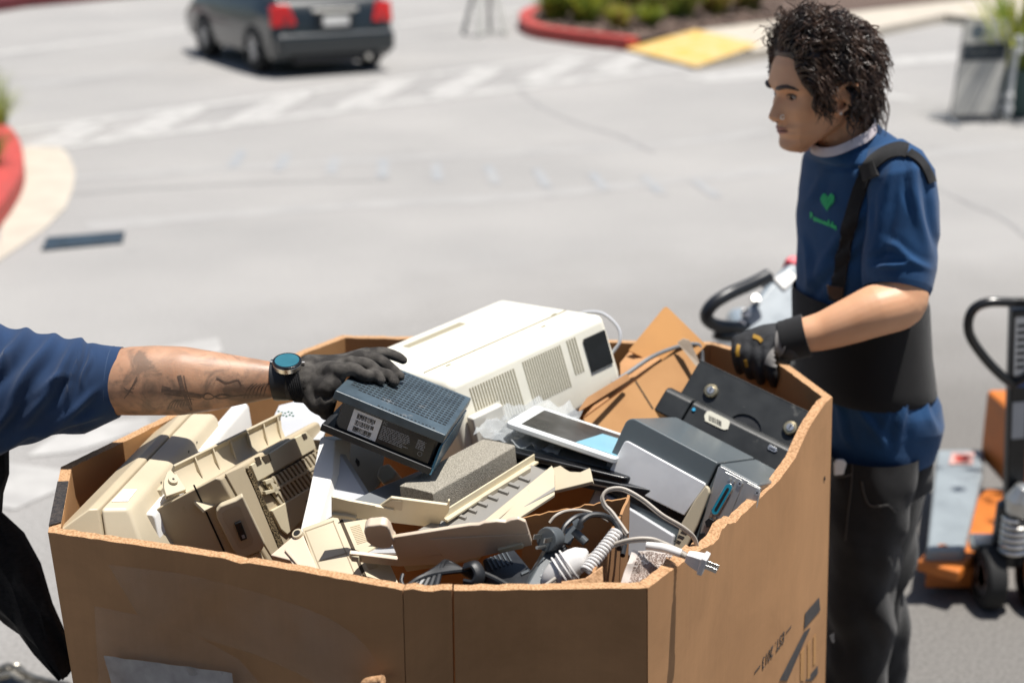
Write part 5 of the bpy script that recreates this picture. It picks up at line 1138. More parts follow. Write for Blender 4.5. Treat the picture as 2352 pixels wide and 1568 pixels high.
# ---- face pieces
lipm = mat('lip_skin', (.40, .175, .135), .42, .1, 60)
def hp(x, y, z): return HF(x, y, z)
def onhead(y, z, off=0):
    best = None; o = HF(.3, y, z); h = bvB.ray_cast(o, -hf)
    return h[0]+h[1]*off if h[0] is not None else HF(.09, y, z)
for z0, nm in ((-.0675, 'upper_lip'), (-.0765, 'lower_lip')):
    pts = [onhead(y, z0+(.0015*abs(y)/.02 if z0 > -.07 else .003*abs(y)/.02)-(.002 if abs(y) < .004 and z0 > -.07 else 0), .0) for y in [-.022+.0044*k for k in range(11)]]
    MB().tube(pts, [.0005, .0017, .0026, .0031, .0034, .0033, .0034, .0031, .0026, .0017, .0005], 8).build(nm, lipm, rp)
MB().tube([onhead(y, -.0718+.0018*abs(y)/.02, .0008) for y in [-.021+.0042*k for k in range(11)]], .0009, 6).build('mouth_line', mat('dark_mouth', (.06, .02, .018), .7), rp)
M['hair'] = mat('dark_brown_hair', (.085, .045, .027), .45, scale=26, col2=(.014, .008, .006), bump=.5, bscale=300, spec=.5, stretch=(1, 1, .3))
for s in (1, -1):
    MB().tube([onhead(s*y, z, .0006) for y, z in ((.012, .0165), (.02, .0185), (.03, .021), (.04, .022), (.049, .0185), (.055, .0135))], [.0030, .0046, .0046, .0040, .003, .0012], 8, flat=1).build('eyebrow', M['hair'], rp)
    c = onhead(s*.0315, -.001, 0)
    e_ = MB()
    ey = [[c-hf*.0085+hf*(.0115*math.cos(u))*math.cos(v)+hl*(.0115*math.cos(u))*math.sin(v)+hu*.0115*math.sin(u) for v in [2*math.pi*k/16 for k in range(16)]] for u in [-1.4+2.8*j/8 for j in range(9)]]
    ew = MB().loft(ey).build('eyeball', mat('eye_white', (.36, .33, .31), .3), rp)
    gz = (hf*.95-hu*.30+hl*.1).normalized(); ic = c-hf*.0085+gz*.0106
    MB().tube([ic, ic+gz*.0014], [.0052, .0044], 14).build('iris', mat('dark_iris', (.018, .011, .008), .15), ew)
    MB().tube([onhead(s*(.0205+.0235*k/8), -.0015+.0052*math.sin(math.pi*min(1, .12+k/9))+.0006*k/8, .0017) for k in range(9)], [.0008, .0016, .0019, .002, .002, .002, .0018, .0016, .0007], 6).build('eyelashes', M['hair'], rp)
    MB().tube([onhead(s*(.0205+.0225*k/8), -.0045-.003*math.sin(math.pi*k/8), .0008) for k in range(9)], .0008, 6).build('lower_lid', mat('lid_skin', (.26, .12, .075), .5), rp)
    nq = onhead(s*.0085, -.0515, -.0005); MB().tube([nq, nq-hu*.0016], [.003, .0028], 10).build('nostril', mat('nostril_shadow_skin', (.08, .03, .02), .7), rp)
rc_ = onhead(.0185, -.041, .0005); n_ = (hl*.7+hf*.5).normalized()
MB().tube([rc_+(hf*math.cos(a)+hu*math.sin(a))*.0042+n_*.0008 for a in [2*math.pi*k/20 for k in range(21)]], .0009, 6).build('nose_ring', M['steel'], rp)
es = ec-eu*.027+ef*.004+eo*.007; MB().tube([es, es+eo*.002, es+eo*.0035], [.0034, .0038, .002], 12).build('earring', mat('pearl_stud', (.75, .72, .68), .2), rp)
# ---- hair
rnd = random.Random(11); mb = MB()
def scalp(th, ph): # th from crown 0..1, ph around (0 front, + left)
    z = .116*math.cos(th); r = math.sin(th)
    return z, ph
cap_ = []
hairline = lambda a: (.080 if abs(a) < .5 else (.080-.083*min(1, (abs(a)-.5)/.6) if abs(a) < 1.1 else (-.010 if abs(a) < 1.32 else (.024 if abs(a) < 1.75 else -.055))))
rows_ = []
for j in range(14):
    row = []
    for k in range(56):
        a = -math.pi+2*math.pi*k/56; z0 = hairline(a); z = .119+(z0-.119)*(j/13)
        p = headp(max(-.12, z), a); c = HF(-.01, 0, max(-.05, min(.05, z))); d = (p-c).normalized()
        row.append(p+d*(.012+.004*noise.noise(p*60)-.009*(j/13)**3))
    rows_.append(row)
mb.loft(rows_)
def curl(root, d0, L_, rad, turns, r0, down, ph):
    "one springy lock"
    n = 16; pts = []; p = V(root); d = V(d0); u = d.orthogonal().normalized(); v = d.cross(u)
    for i in range(n):
        t = i/(n-1); dd = (d*(1-t)+V((0, 0, -1))*down*t+d*.15).normalized(); p = p+dd*L_/n
        a = ph+turns*2*math.pi*t; pts.append(p+(u*math.cos(a)+v*math.sin(a))*rad*(.3+.7*t))
    mb.tube(pts, [r0*(.7+.3*math.sin(math.pi*min(1, i/(n-1)+.2)))*(1-.75*(i/(n-1))**3) for i in range(n)], 4)
for q in range(2600):
    a = rnd.uniform(-math.pi, math.pi); z0 = hairline(a); u = rnd.random()**.8; z = .116+(z0-.116)*u
    p = headp(max(-.11, z), a); d = (p-HF(-.015, 0, .0)).normalized()
    back = abs(a) > 1.7; top = z > .06
    if back: L_ = rnd.uniform(.03, .055) if z < .0 else rnd.uniform(.035, .065); down = .8; dd = (d*.9-hf*.2+V((rnd.uniform(-.35, .35), rnd.uniform(-.35, .35), rnd.uniform(-.2, .35)))).normalized()
    elif abs(a) < .75: L_ = rnd.uniform(.04, .065); down = .1; dd = (d*.3+hu*.9-hf*.75+V((rnd.uniform(-.3, .3), rnd.uniform(-.3, .3), 0))).normalized()
    elif top: L_ = rnd.uniform(.045, .08); down = .35; dd = (d*.7+hu*.55-hf*.7+V((rnd.uniform(-.4, .4), rnd.uniform(-.4, .4), 0))).normalized()
    else: L_ = rnd.uniform(.03, .06); down = .9; dd = (d*.5-hf*.6+hu*.2).normalized()
    curl(p+d*.004, dd, L_, rnd.uniform(.004, .013), rnd.uniform(.8, 2.2), rnd.uniform(.0010, .0024), down, rnd.uniform(0, 6.3))
for q in range(150):   # locks over the temple and nape
    if q < 55: p = headp(rnd.uniform(-.02, .04), rnd.uniform(1.05, 1.45)); dd = (hl*.5-hf*.1-hu*.6).normalized(); L_ = rnd.uniform(.03, .06)
    else: p = headp(rnd.uniform(-.05, .0), math.pi-rnd.uniform(-.3, .9)); dd = (-hf*.85-hu*.5+hl*.15).normalized(); L_ = rnd.uniform(.05, .10)
    curl(p+(p-HC).normalized()*.004, dd, L_, rnd.uniform(.005, .011), rnd.uniform(.8, 1.6), rnd.uniform(.001, .002), 1.4, rnd.uniform(0, 6.3))
mb.build('hair', M['hair'], rp, ang=80)
# ---- T-shirt
def twr(y, t, amp=1):
    a = .003*math.sin(y*.05+2.5*math.cos(t)+1.2*math.sin(2*t))*(.5+.5*math.sin(3*t+y*.01))
    return a*amp
TOR = [(1985, 480, 1862, 640, 10, .009), (1965, 560, 1852, 672, 9, .009), (1845, 560, 1872, 670, 7, .006), (1905, 385, 1850, 470, 9, .006), (1935, 640, 1872, 690, 7, .006), (1895, 420, 1960, 360, 8, .004), (1960, 900, 2020, 1010, 8, .008), (2085, 905, 2062, 1012, 9, .009), (2122, 890, 2142, 975, 8, .008), (1920, 930, 1950, 1012, 7, .007), (2000, 905, 2062, 925, 6, .006), (2040, 930, 2030, 1015, 7, .006), (1930, 905, 1990, 930, 6, .005)]
SLR = [(2056, 378, 2000, 600, 11, .012), (2078, 372, 2088, 470, 8, -.008), (2098, 400, 2124, 560, 12, .008), (2006, 470, 1992, 580, 8, .006), (2008, 620, 2082, 602, 6, .008), (2040, 560, 2122, 612, 8, .007), (2000, 592, 2062, 575, 6, -.006), (2122, 440, 2150, 560, 8, -.005), (2030, 430, 2010, 520, 7, .006)]
lev = [(1936, 314, .059, .062, 0), (1944, 325, .068, .076, 0), (1962, 341, .082, .110, .2), (1980, 366, .096, .145, .4), (1992, 410, .110, .160, .6), (1990, 450, .117, .165, .8), (1986, 510, .119, .160, 1), (1982, 570, .118, .152, 1), (1976, 630, .117, .147, 1), (1974, 690, .116, .144, 1), (1978, 750, .116, .142, 1), (1984, 810, .117, .143, .8), (1994, 870, .120, .148, 1.1), (2004, 910, .126, .155, 1.3), (2008, 950, .127, .158, 1.4), (2004, 990, .123, .154, 1.5), (1998, 1026, .118, .148, 1.6)]
L2 = []
for a, b in zip(lev, lev[1:]):
    for k in range(8): t = k/8; L2.append([a[i]*(1-t)+b[i]*t for i in range(5)])
L2.append(lev[-1])
rr_ = []
for cx, y, a, b, am in L2:
    ring_ = tring(cx, y, TY-.042*max(0, min(1, (350-y)/50)), a, b, 96); c = sum(ring_, V())/96
    ring_ = [p+(p-c).normalized()*creases(p, TOR) for p in ring_]
    tilt = .018*max(0, 1-(y-322)/60)
    rr_.append([p+(p-c).normalized()*twr(y, 2*math.pi*k/96, am*.9)+V((0, 0, -tilt*math.cos(2*math.pi*k/96)*1.6)) for k, p in enumerate(ring_)])
c = sum(rr_[-1], V())/96; rr_.append([c+(p-c)*.97+V((0, 0, .004)) for p in rr_[-1]])
tee = MB().loft(rr_, cap=False)
# sleeve
def sring(x0, y0, x1, y1, Y, dep, wr_=0, n=72):
    a, b = U(x0, y0, Y), U(x1, y1, Y); c = (a+b)/2; u = (a-b)/2; L_ = u.length; u.normalize(); ax_ = (ELB-SHL).normalized(); w_ = u.cross(ax_).normalized()
    return [c+u*(L_*math.cos(t))+w_*(dep*math.sin(t))+ (u*math.cos(t)+w_*math.sin(t))*(wr_(t) if wr_ else 0) for t in [2*math.pi*k/n for k in range(n)]]
sl = [(1985, 352, 2075, 322, 2.80, .04), (1980, 385, 2118, 350, 2.765, .062), (1988, 425, 2146, 395, 2.745, .074), (1992, 480, 2154, 470, 2.735, .078), (1988, 540, 2154, 545, 2.725, .08), (1984, 600, 2146, 625, 2.712, .082), (1986, 640, 2134, 672, 2.702, .082), (1988, 652, 2128, 684, 2.70, .081)]
S2 = []
for a, b in zip(sl, sl[1:]):
    for k in range(9): t = k/9; S2.append([a[i]*(1-t)+b[i]*t for i in range(6)])
S2.append(list(sl[-1]))
def swr(y):
    f = min(1, max(.05, (648-y)/60))
    return lambda t: 1.5*f*(.0055*math.exp(-((y-(470+70*math.cos(t)))/16)**2)+.006*math.exp(-((y-(560+60*math.cos(t+.5)))/18)**2)+.005*math.exp(-((y-(612+22*math.cos(t)))/11)**2)+.006*math.exp(-((math.sin((t-2.2)/2))/.16)**2)*math.exp(-((y-430)/60)**2))
rr2 = []
for q in S2:
    rg = sring(*q); c = sum(rg, V())/72; rr2.append([p+(p-c).normalized()*creases(p, SLR)*min(1, max(.05, (650-q[1])/40)) for p in rg])
hc = sum(rr2[-1], V())/72
rr2 += [[hc+(p-hc)*.97 for p in rr2[-1]], [hc+(p-hc)*.95+(SHL-ELB).normalized()*.03 for p in rr2[-1]]]
tee.loft(rr2, cap=False)
to = tee.build('t_shirt', M['teeb'], rp, ang=80)
sl2 = MB().loft([tring(1968-20, 400, 3.06, .06, .06, 24), tring(1975, 520, 3.08, .07, .07, 24), tring(1975, 600, 3.08, .065, .065, 24)], cap=False)
bvT = bvh_of(to.data)
st = MB().loft([[hc+(p-hc)*1.006+(SHL-ELB).normalized()*q for p in rr2[-3]] for q in (.018, .0192)], cap=False).build('hem_stitch', mat('blue_thread', (.02, .07, .16), .8), rp)
# collar
col = []
for q, (dy, a, b) in enumerate(((296, .0600, .0630), (278, .0575, .060), (275, .055, .058), (296, .055, .058))):
    rg = tring(1937, dy+25, TY-.042, a, b, 64); c = sum(rg, V())/64; col.append([p+V((0, 0, -.018*math.cos(2*math.pi*k/64)*1.6)) for k, p in enumerate(rg)])
MB().loft(col, cap=False).build('undershirt_collar', mat('pale_cotton_collar', (.55, .50, .52), .8, .05, 60), rp)
# logo on the chest
heart = []
for k in range(40):
    t = 2*math.pi*k/40; heart.append((16*math.sin(t)**3, -(13*math.cos(t)-5*math.cos(2*t)-2*math.cos(3*t)-math.cos(4*t))))
gm = mat('green_print', (.0, .42, .13), .6)
hx0, hy0 = 1900, 462
cut_ = []
def hpx(x, y): return (hx0+x*1.02+y*-.10, hy0+y*1.45+x*.02)
for k in range(-3, 4):     # heart cut into slanted stripes
    band = [(x, y) for x, y in heart]
    lo, hi = k*6.2-2.6, k*6.2+2.4
    def clip(poly, sgn, c):
        out = []
        for i in range(len(poly)):
            a, b = poly[i-1], poly[i]; fa_, fb = sgn*((a[0]*.8+a[1]*.6)-c), sgn*((b[0]*.8+b[1]*.6)-c)
            if (fa_ >= 0) != (fb >= 0): t = fa_/(fa_-fb); out.append((a[0]+(b[0]-a[0])*t, a[1]+(b[1]-a[1])*t))
            if fb >= 0: out.append(b)
        return out
    pl_ = clip(clip(band, 1, lo), -1, hi)
    if len(pl_) > 2: cut_.append([hpx(x, y) for x, y in pl_])
for q_ in cut_:
    cx_, cy_ = sum(p[0] for p in q_)/len(q_), sum(p[1] for p in q_)/len(q_)
    decal(bvT, [[(cx_, cy_), q_[i-1], q_[i]] for i in range(len(q_))], 'heart_print', gm, rp, .004)
wp_ = []
def stroke(a, b, w_=1.8):
    a, b = V((*a, 0)), V((*b, 0)); d = (b-a).normalized(); s = V((-d.y, d.x, 0))*w_; return [tuple((a-s)[:2]), tuple((b-s)[:2]), tuple((b+s)[:2]), tuple((a+s)[:2])]
bx = lambda u, v: (1862+u*58, 496+u*24+v)
for a, b in (((0, -9), (.0, 6)), ((.0, -8), (.07, -3)), ((.07, -3), (.0, 1)), ((.13, 0), (.13, 7)), ((.13, 7), (.2, 7)), ((.2, 7), (.2, 0)), ((.2, 0), (.13, 0)), ((.26, 0), (.26, 7)), ((.26, 0), (.32, 0)), ((.32, 0), (.32, 7)), ((.38, 0), (.38, 7)), ((.38, 0), (.45, 1)), ((.45, 1), (.45, 7)), ((.52, 0), (.52, 7)), ((.52, 0), (.58, 0)), ((.58, 0), (.58, 7)), ((.64, -1), (.64, 7)), ((.71, -8), (.71, 7)), ((.68, -2), (.75, -2)), ((.80, -1), (.80, 7)), ((.86, -8), (.86, 7)), ((.92, -1), (.92, 7)), ((.92, 0), (.99, 0)), ((.99, 0), (.99, 9))):
    wp_.append(stroke(bx(*a), bx(*b)))
decal(bvT, wp_, 'chest_lettering', gm, rp, .0022)
# ---- back support belt and braces
bl = [(1972, 668, .122, .149), (1974, 685, .126, .153), (1976, 740, .128, .154), (1979, 800, .129, .155), (1984, 850, .131, .157), (1988, 880, .131, .158), (1989, 889, .127, .154)]
rr_ = [[p for p in tring(cx, y, TY, a, b, 80)] for cx, y, a, b in bl]
# dips at the back edge as in the photo
MB().loft(rr_+[tring(1986, 882, TY, .119, .146, 80), tring(1974, 690, TY, .116, .143, 80)], cap=False).build('back_support', M['vest'], rp, ang=60)
M['belt'] = fabric('black_elastic', (.012, .012, .013), 500, .5)
ribbon(bvT, [(1922, 690), (1928, 650), (1936, 600), (1945, 550), (1956, 505), (1970, 455), (1984, 415), (2002, 382), (2030, 358), (2062, 346), (2084, 350)], 29, 'brace', M['belt'], rp, off=.003, th=.003)
ribbon(bvT, [(1978, 402), (1990, 398), (2004, 392), (2016, 388)], 34, 'brace_buckle', M['belt'], rp, off=.006, th=.003)
ribbon(bvT, [(2086, 352), (2108, 368), (2126, 392), (2138, 420)], 16, 'brace', M['belt'], rp, off=.003, th=.003)
MB().prism([U(*q) for q in ((1899, 655, 2.735), (1938, 660, 2.735), (1936, 685, 2.735), (1918, 690, 2.735), (1902, 676, 2.735))], (0, .006, 0)).build('brace_clip', mat('brown_leather_tab', (.05, .03, .02), .6, .2, 40), rp, bev=.002)
# ---- trousers
def lring(c, a, b, wr_, n=56): return [c+V((1, 0, 0))*((a+wr_(t))*math.cos(t))+V((0, 1, 0))*((b+wr_(t))*math.sin(t)) for t in [2*math.pi*k/n for k in range(n)]]
def leg(path, rad_, sd_, mb):
    P = crom(path, 12); m = len(P); rr = []
    for i, p in enumerate(P):
        t = i/(m-1)*(len(rad_)-1); k = min(len(rad_)-2, int(t)); r = rad_[k]+(rad_[k+1]-rad_[k])*(t-k); z = p.z
        kn_ = math.exp(-((z-.47)/.10)**2)+.6*math.exp(-((z-.16)/.10)**2)
        w_ = lambda t, z=z, kn_=kn_: .005*math.sin(z*34+2.6*math.sin(t+sd_))*(.3+kn_)*(.6+.6*noise.noise(V((z*9, math.cos(t), math.sin(t)+sd_))))+.012*noise.noise(V((z*13+math.cos(t+sd_)*1.2, math.cos(t)*1.3, math.sin(t)*1.3+sd_)))
        rr.append(lring(p, r, r*1.05, w_))
    mb.loft(rr, cap=False); return rr
tr = MB()
tr.loft([tring(cx, y, TY, a, b, 64) for cx, y, a, b in ((2002, 940, .100, .125), (2005, 990, .106, .132), (2006, 1040, .110, .136), (2004, 1090, .112, .136), (2000, 1125, .09, .10))], cap=True)
leg([U(2000, 1030, 2.80), U(1990, 1120, 2.80), U(1982, 1230, 2.80), U(1974, 1345, 2.81), U(1972, 1460, 2.83), V((.775, 2.86, .16)), V((.775, 2.86, .05))], [.100, .098, .086, .078, .078, .080, .085], .3, tr)
leg([U(2012, 1010, 2.94), U(2022, 1120, 2.97), U(2016, 1230, 2.97), U(2006, 1345, 2.95), U(2010, 1460, 2.98), V((.87, 3.02, .16)), V((.87, 3.02, .05))], [.095, .093, .084, .076, .078, .083, .09], 2.1, tr)
tro = tr.build('trousers', M['jean'], rp, ang=80); bvP = bvh_of(tro.data)
stitch = mat('grey_thread', (.06, .058, .055), .8)
ribbon(bvP, [(1958, 1050), (1956, 1110), (1948, 1180), (1942, 1240)], 3, 'side_seam', stitch, rp, off=.0012, th=.001)
ribbon(bvP, [(1980, 1105), (1986, 1135), (1998, 1158), (2020, 1162), (2040, 1160), (2056, 1175)], 4, 'pocket_edge', stitch, rp, off=.0012, th=.0012)
ribbon(bvP, [(1914, 1092), (1935, 1094), (1958, 1088)], 4, 'pocket_edge', stitch, rp, off=.0012, th=.0012)
for s, c in ((0, V((.74, 2.84, 0))), (1, V((.84, 3.0, 0)))):
    MB().loft([[c+V((x, w_, .0)), c+V((x, -w_, .0)), c+V((x, -w_*.8, h)), c+V((x, w_*.8, h))] for x, w_, h in ((-.19, .025, .03), (-.15, .045, .05), (-.05, .048, .08), (.03, .045, .11), (.11, .04, .10))]).build('shoe', M['black'], rp, bev=.015, seg=3)
cardp, _n = cast(bvP, 1930, 1074)
if cardp is not None:
    o = MB().prism([U(1917, 1092, cardp.y-.012), U(1916, 1066, cardp.y-.012), U(1922, 1056, cardp.y-.012), U(1938, 1056, cardp.y-.012), U(1945, 1064, cardp.y-.012), U(1938, 1090, cardp.y-.012)], (0, .007, 0)).build('pocket_tag', M['white'], rp, bev=.002)
# ---- work glove gripping the rim
mb = MB()
kn2 = [U(1697, 786, 2.668), U(1716, 786, 2.662), U(1738, 790, 2.654), U(1762, 798, 2.644)]
tp2 = [[U(1694, 806, 2.655), U(1696, 832, 2.655), U(1700, 850, 2.668)], [U(1714, 810, 2.648), U(1719, 842, 2.646), U(1724, 862, 2.656)], [U(1738, 816, 2.640), U(1744, 852, 2.636), U(1748, 874, 2.646)], [U(1764, 824, 2.630), U(1772, 858, 2.626), U(1778, 880, 2.636)]]
for k in range(4): capsule(mb, [kn2[k], *tp2[k]], [.0135, .0132, .0118, .0098])
wq = U(1812, 784, 2.665)
for k in range(4): capsule(mb, [wq+V((0, .012-.008*k, .006-.004*k)), wq.lerp(kn2[k], .5)+V((0, .003, .010)), kn2[k]], [.030, .024, .0155])
capsule(mb, [wq+V((-.01, 0, -.01)), U(1800, 812, 2.70), U(1796, 842, 2.715), U(1790, 864, 2.72)], [.026, .019, .015, .012])
g2 = fuse(mb, .0028, 4, .5); link(g2, 'work_glove', mat('black_grip_fabric', (.02, .021, .024), .75, .35, 60, bump=.8, bscale=420), rp); bvG = bvh_of(g2)
M['gpanel'] = fabric('grey_glove_leather', (.21, .20, .19), 400, .4)
decal_rib = ribbon(bvG, [(1800, 752), (1793, 778), (1790, 800), (1776, 818), (1768, 840)], 26, 'grey_panel', M['gpanel'], rp, off=.0016, th=.0012)
M['gyel'] = mat('yellow_glove_trim', (.42, .23, .025), .6)
ribbon(bvG, [(1730, 772), (1742, 776), (1750, 784)], 9, 'yellow_mark', M['gyel'], rp, off=.0014, th=.0008)
ribbon(bvG, [(1697, 792), (1694, 806), (1695, 818)], 8, 'yellow_trim', M['gyel'], rp, off=.0014, th=.0008)
ribbon(bvG, [(1712, 826), (1716, 842)], 6, 'yellow_trim', M['gyel'], rp, off=.0014, th=.0008)
ck = []
for i in range(9):
    t = i/8; c = U(1796, 784, 2.664).lerp(U(1853, 770, 2.655), t); ax_ = (U(1853, 770, 2.655)-U(1796, 784, 2.664)).normalized(); u_ = V((0, 0, 1)); u_ = (u_-ax_*u_.dot(ax_)).normalized(); v_ = ax_.cross(u_)
    ck.append(ell(c, u_, v_, .040+.003*t+.0008*(i % 2), .037+.003*t, 40))
ck.append(ell(U(1853, 770, 2.655), u_, v_, .036, .033, 40))
MB().loft(ck, cap=False).build('glove_cuff', fabric('black_neoprene', (.014, .014, .015), 600, .4), rp, bev=0)
# ------------------------------------------------------------------ background
def wheel(mb_list, fr, r, w_, parent, car=True):
    t = MB(); n = 28
    prof = [(-w_/2, r*.62), (-w_/2, r*.92), (-w_*.38, r), (w_*.38, r), (w_/2, r*.92), (w_/2, r*.62)]
    t.loft([[fr(x, q*math.cos(a), q*math.sin(a)) for a in [2*math.pi*k/n for k in range(n)]] for x, q in prof], cap=False)
    wh = t.build('wheel', mat_('tyre_rubber', (.012, .012, .012), .8), parent)
    m = MB(); m.loft([[fr(x, q*math.cos(a), q*math.sin(a)) for a in [2*math.pi*k/n for k in range(n)]] for x, q in ((-w_*.3, r*.66), (w_*.3, r*.66))])
    for k in range(5):
        a = 2*math.pi*k/5; d = lambda q, s: fr(-w_*.42, q*math.cos(a)-s*math.sin(a), q*math.sin(a)+s*math.cos(a))
        m.prism([d(.0, -.03), d(r*.6, -.02), d(r*.6, .02), d(.0, .03)], fr.x*w_*.2)
    m.build('rim', mat_('alloy_rim', (.45, .46, .48), .3, metal=.8), wh); return wh
_mc = {}
def mat_(name, c, r, **k):
    if name not in _mc: _mc[name] = mat(name, c, r, .08, 20, **k)
    return _mc[name]
# ---- dark hatchback
c0, c1 = UZ(603, 167), UZ(842, 150.5); cx = (c1-c0).normalized(); cy = V((-cx.y, cx.x, 0))
CF = Fr((c0+c1)/2, cx, cy); hw = .70
car = thing('parked_car', 'dark green black hatchback seen from behind at the far side of the crossing', 'car', CF.o)
cp = mat('dark_metallic_paint', (.010, .016, .020), .3, .1, 30, coat=.5)
glass = mat('dark_car_glass', (.02, .035, .035), .06, .05, 5)
def carsec(y, w_, z0, z1, ws, n=1): return [CF(-w_*.96, y, z0), CF(-w_, y, z0+.15), CF(-w_, y, z1-.18), CF(-ws, y, z1), CF(ws, y, z1), CF(w_, y, z1-.18), CF(w_, y, z0+.15), CF(w_*.96, y, z0)]
mb = MB(); mb.loft([carsec(-.58, hw*.86, .20, .62, hw*.78), carsec(-.52, hw, .16, .74, hw*.86), carsec(-.44, hw*1.0, .16, .80, hw*.88), carsec(0, hw*1.03, .18, .84, hw*.9), carsec(1.0, hw*1.03, .18, .82, hw*.9), carsec(2.0, hw, .18, .78, hw*.85), carsec(2.5, hw*.92, .2, .62, hw*.75)])
mb.build('body', cp, car, bev=.04, seg=3)
mb = MB(); mb.loft([[CF(s*w_, y, z) for s, y, z, w_ in ((-1, -.40+dy, z, w), (1, -.40+dy, z, w), (1, 1.45-dy*1.2, z, w), (-1, 1.45-dy*1.2, z, w))] for z, w, dy in ((.78, hw*.9, 0), (1.05, hw*.78, .22), (1.16, hw*.68, .38))])
mb.build('cabin', cp, car, bev=.05, seg=3)
MB().prism([CF(-hw*.74, -.385, .83), CF(hw*.74, -.385, .83), CF(hw*.66, -.20, 1.05), CF(-hw*.66, -.20, 1.05)], CF.y*-.01).build('rear_window', glass, car)
MB().prism([CF(-hw*.885, -.1, .86), CF(-hw*.885, 1.1, .86), CF(-hw*.80, .85, 1.04), CF(-hw*.80, .1, 1.04)], CF.x*-.012).build('side_window', glass, car)
MB().box(CF, -hw*.97, hw*.97, -.66, -.5, .22, .46).build('bumper', cp, car, bev=.06, seg=3)
MB().box(CF, -hw*.7, hw*.7, -.64, -.48, .14, .23).build('valance', mat_('dark_trim', (.012, .012, .013), .6), car, bev=.02)
red = mat('red_tail_lens', (.55, .012, .01), .15, .1, 10, coat=.5)
for s in (-1, 1): MB().prism([CF(s*hw*.62, -.56, .54), CF(s*hw*1.0, -.50, .52), CF(s*hw*1.0, -.47, .74), CF(s*hw*.72, -.52, .76)], CF.y*-.05).build('tail_light', red, car, bev=.02)
MB().box(CF, -.20, .20, -.615, -.58, .50, .64).build('plate_recess', mat_('dark_trim', (.012, .012, .013), .6), car, bev=.01)
MB().box(CF, -.15, .15, -.63, -.61, .52, .62).build('number_plate', M['white'], car, bev=.004)
MB().box(CF, -.26, .26, -.62, -.58, .665, .70).build('chrome_strip', M['steel'], car, bev=.008)
MB().cyl(CF(.35, -.66, .18), CF(.35, -.52, .18), .03, 14).build('exhaust_pipe', M['steel'], car)
for x in (-hw, hw):
    for y in (0, 1.62): wheel(None, Fr(CF(x*.93, y, .26), CF.x*(1 if x < 0 else -1), CF.y), .26, .17, car)
for s in (-1,): MB().box(CF, -hw*1.2, -hw*1.0, 1.25, 1.38, .84, .95).build('wing_mirror', cp, car, bev=.03)
# ---- second parked car, only its tail in view
o = thing('parked_car', 'dark blue car tail just showing above the planted island', 'car', UZ(1770, 4))
K = Fr(UZ(1790, 12), (1, .2, 0), (-.2, 1, 0)); mb = MB()
mb.loft([[K(x*w_, y, z) for x, z in ((-.8, .25), (.8, .25), (.8, .6), (.7, .8), (-.7, .8), (-.8, .6))] for y, w_ in ((0, .85), (.3, 1), (3.0, 1), (3.6, .85))]); mb.build('body', mat_('dark_blue_paint', (.012, .02, .045), .25), o, bev=.06)
for x in (-.7, .7):
    for y in (.6, 2.8): wheel(None, Fr(K(x, y, .3), K.x*(1 if x < 0 else -1), K.y), .3, .18, o)
# ---- folding A-frame barricade
bq = [UZ(1094, 88), UZ(1172, 84)]; bc = (bq[0]+bq[1])/2; BF = Fr(bc, bq[1]-bq[0], V((-.1, 1, 0)))
bar_ = thing('folding_barricade', 'pale folding A-frame barricade standing on the road left of the red kerbed island', 'barricade', bc)
pl_ = mat('weathered_white_wood', (.50, .50, .46), .8, .15, 12)
for x, xt in ((-.2, -.045), (.2, .045)):
    for y in (-.0, .55): MB().prism([BF(x-.03, y, 0), BF(x+.03, y, 0), BF(xt+.03, .27, .95), BF(xt-.03, .27, .95)], BF.y*(.03 if y == 0 else -.03)).build('leg', pl_, bar_, bev=.004)
MB().box(BF, -.19, .19, -.01, .01, .05, .08).build('brace', pl_, bar_, bev=.003); MB().box(BF, -.6, .6, .20, .23, .8, 1.0).build('board', pl_, bar_, bev=.004)
# ---- sandwich sign and its base
sb = UZ(2236, 282); SF = Fr(sb, (.98, .18, 0), (-.18, .98, 0))
sg = thing('pavement_sign', 'grey sandwich board sign with a dark lettered band beside the green planter', 'sign', sb)
tl = .10
def sp(x, z, y=0): return SF(x+.15*z, y+.16*z, z+.06)
fr_ = mat('sign_frame_grey', (.06, .06, .065), .5, .1, 20); pn = mat('grey_sign_panel', (.40, .39, .36), .6, .08, 6)
MB().prism([sp(-.22, 0), sp(.22, 0), sp(.22, .80), sp(-.22, .80)], SF.y*.02).build('frame', fr_, sg, bev=.006)
MB().prism([sp(-.214, .008, -.004), sp(.214, .008, -.004), sp(.214, .793, -.004), sp(-.214, .793, -.004)], SF.y*.004).build('panel', pn, sg)
MB().prism([sp(-.205, .46, -.007), sp(.205, .46, -.007), sp(.205, .60, -.007), sp(-.205, .60, -.007)], SF.y*.003).build('dark_band', mat('navy_band', (.015, .022, .03), .6), sg)
MB().prism([sp(-.09+.06*math.cos(a), .70+.06*math.sin(a), -.007) for a in [2*math.pi*k/20 for k in range(20)]], SF.y*.003).build('round_logo', mat('slate_blue_print', (.07, .09, .11), .6), sg)
mb = MB(); rnd = random.Random(5)
mb.tube(crom([sp(-.14+.03*k, .53+.025*math.sin(k*2.1), -.010) for k in range(10)], 4), .004, 6); mb.build('script_lettering', mat('pale_script', (.22, .23, .23), .6), sg)
MB().box(SF, -.24, .24, -.012, .012, .035, .06).build('base', fr_, sg, bev=.004)
for s in (-1, 1): MB().tube([SF(s*.26, -.25, .012), SF(s*.22, 0, .05), SF(s*.26, .3, .012)], .012, 8).build('foot', M['metal'], sg)
chrome = mat('pale_glint_pole', (.62, .62, .60), .25, .05, 20)
mb = MB(); mb.tube([SF(.30, -.02, .05), SF(.31, .0, .25), SF(.36, .06, .60)], [.03, .026, .028], 12); mb.build('side_pole', chrome, sg)
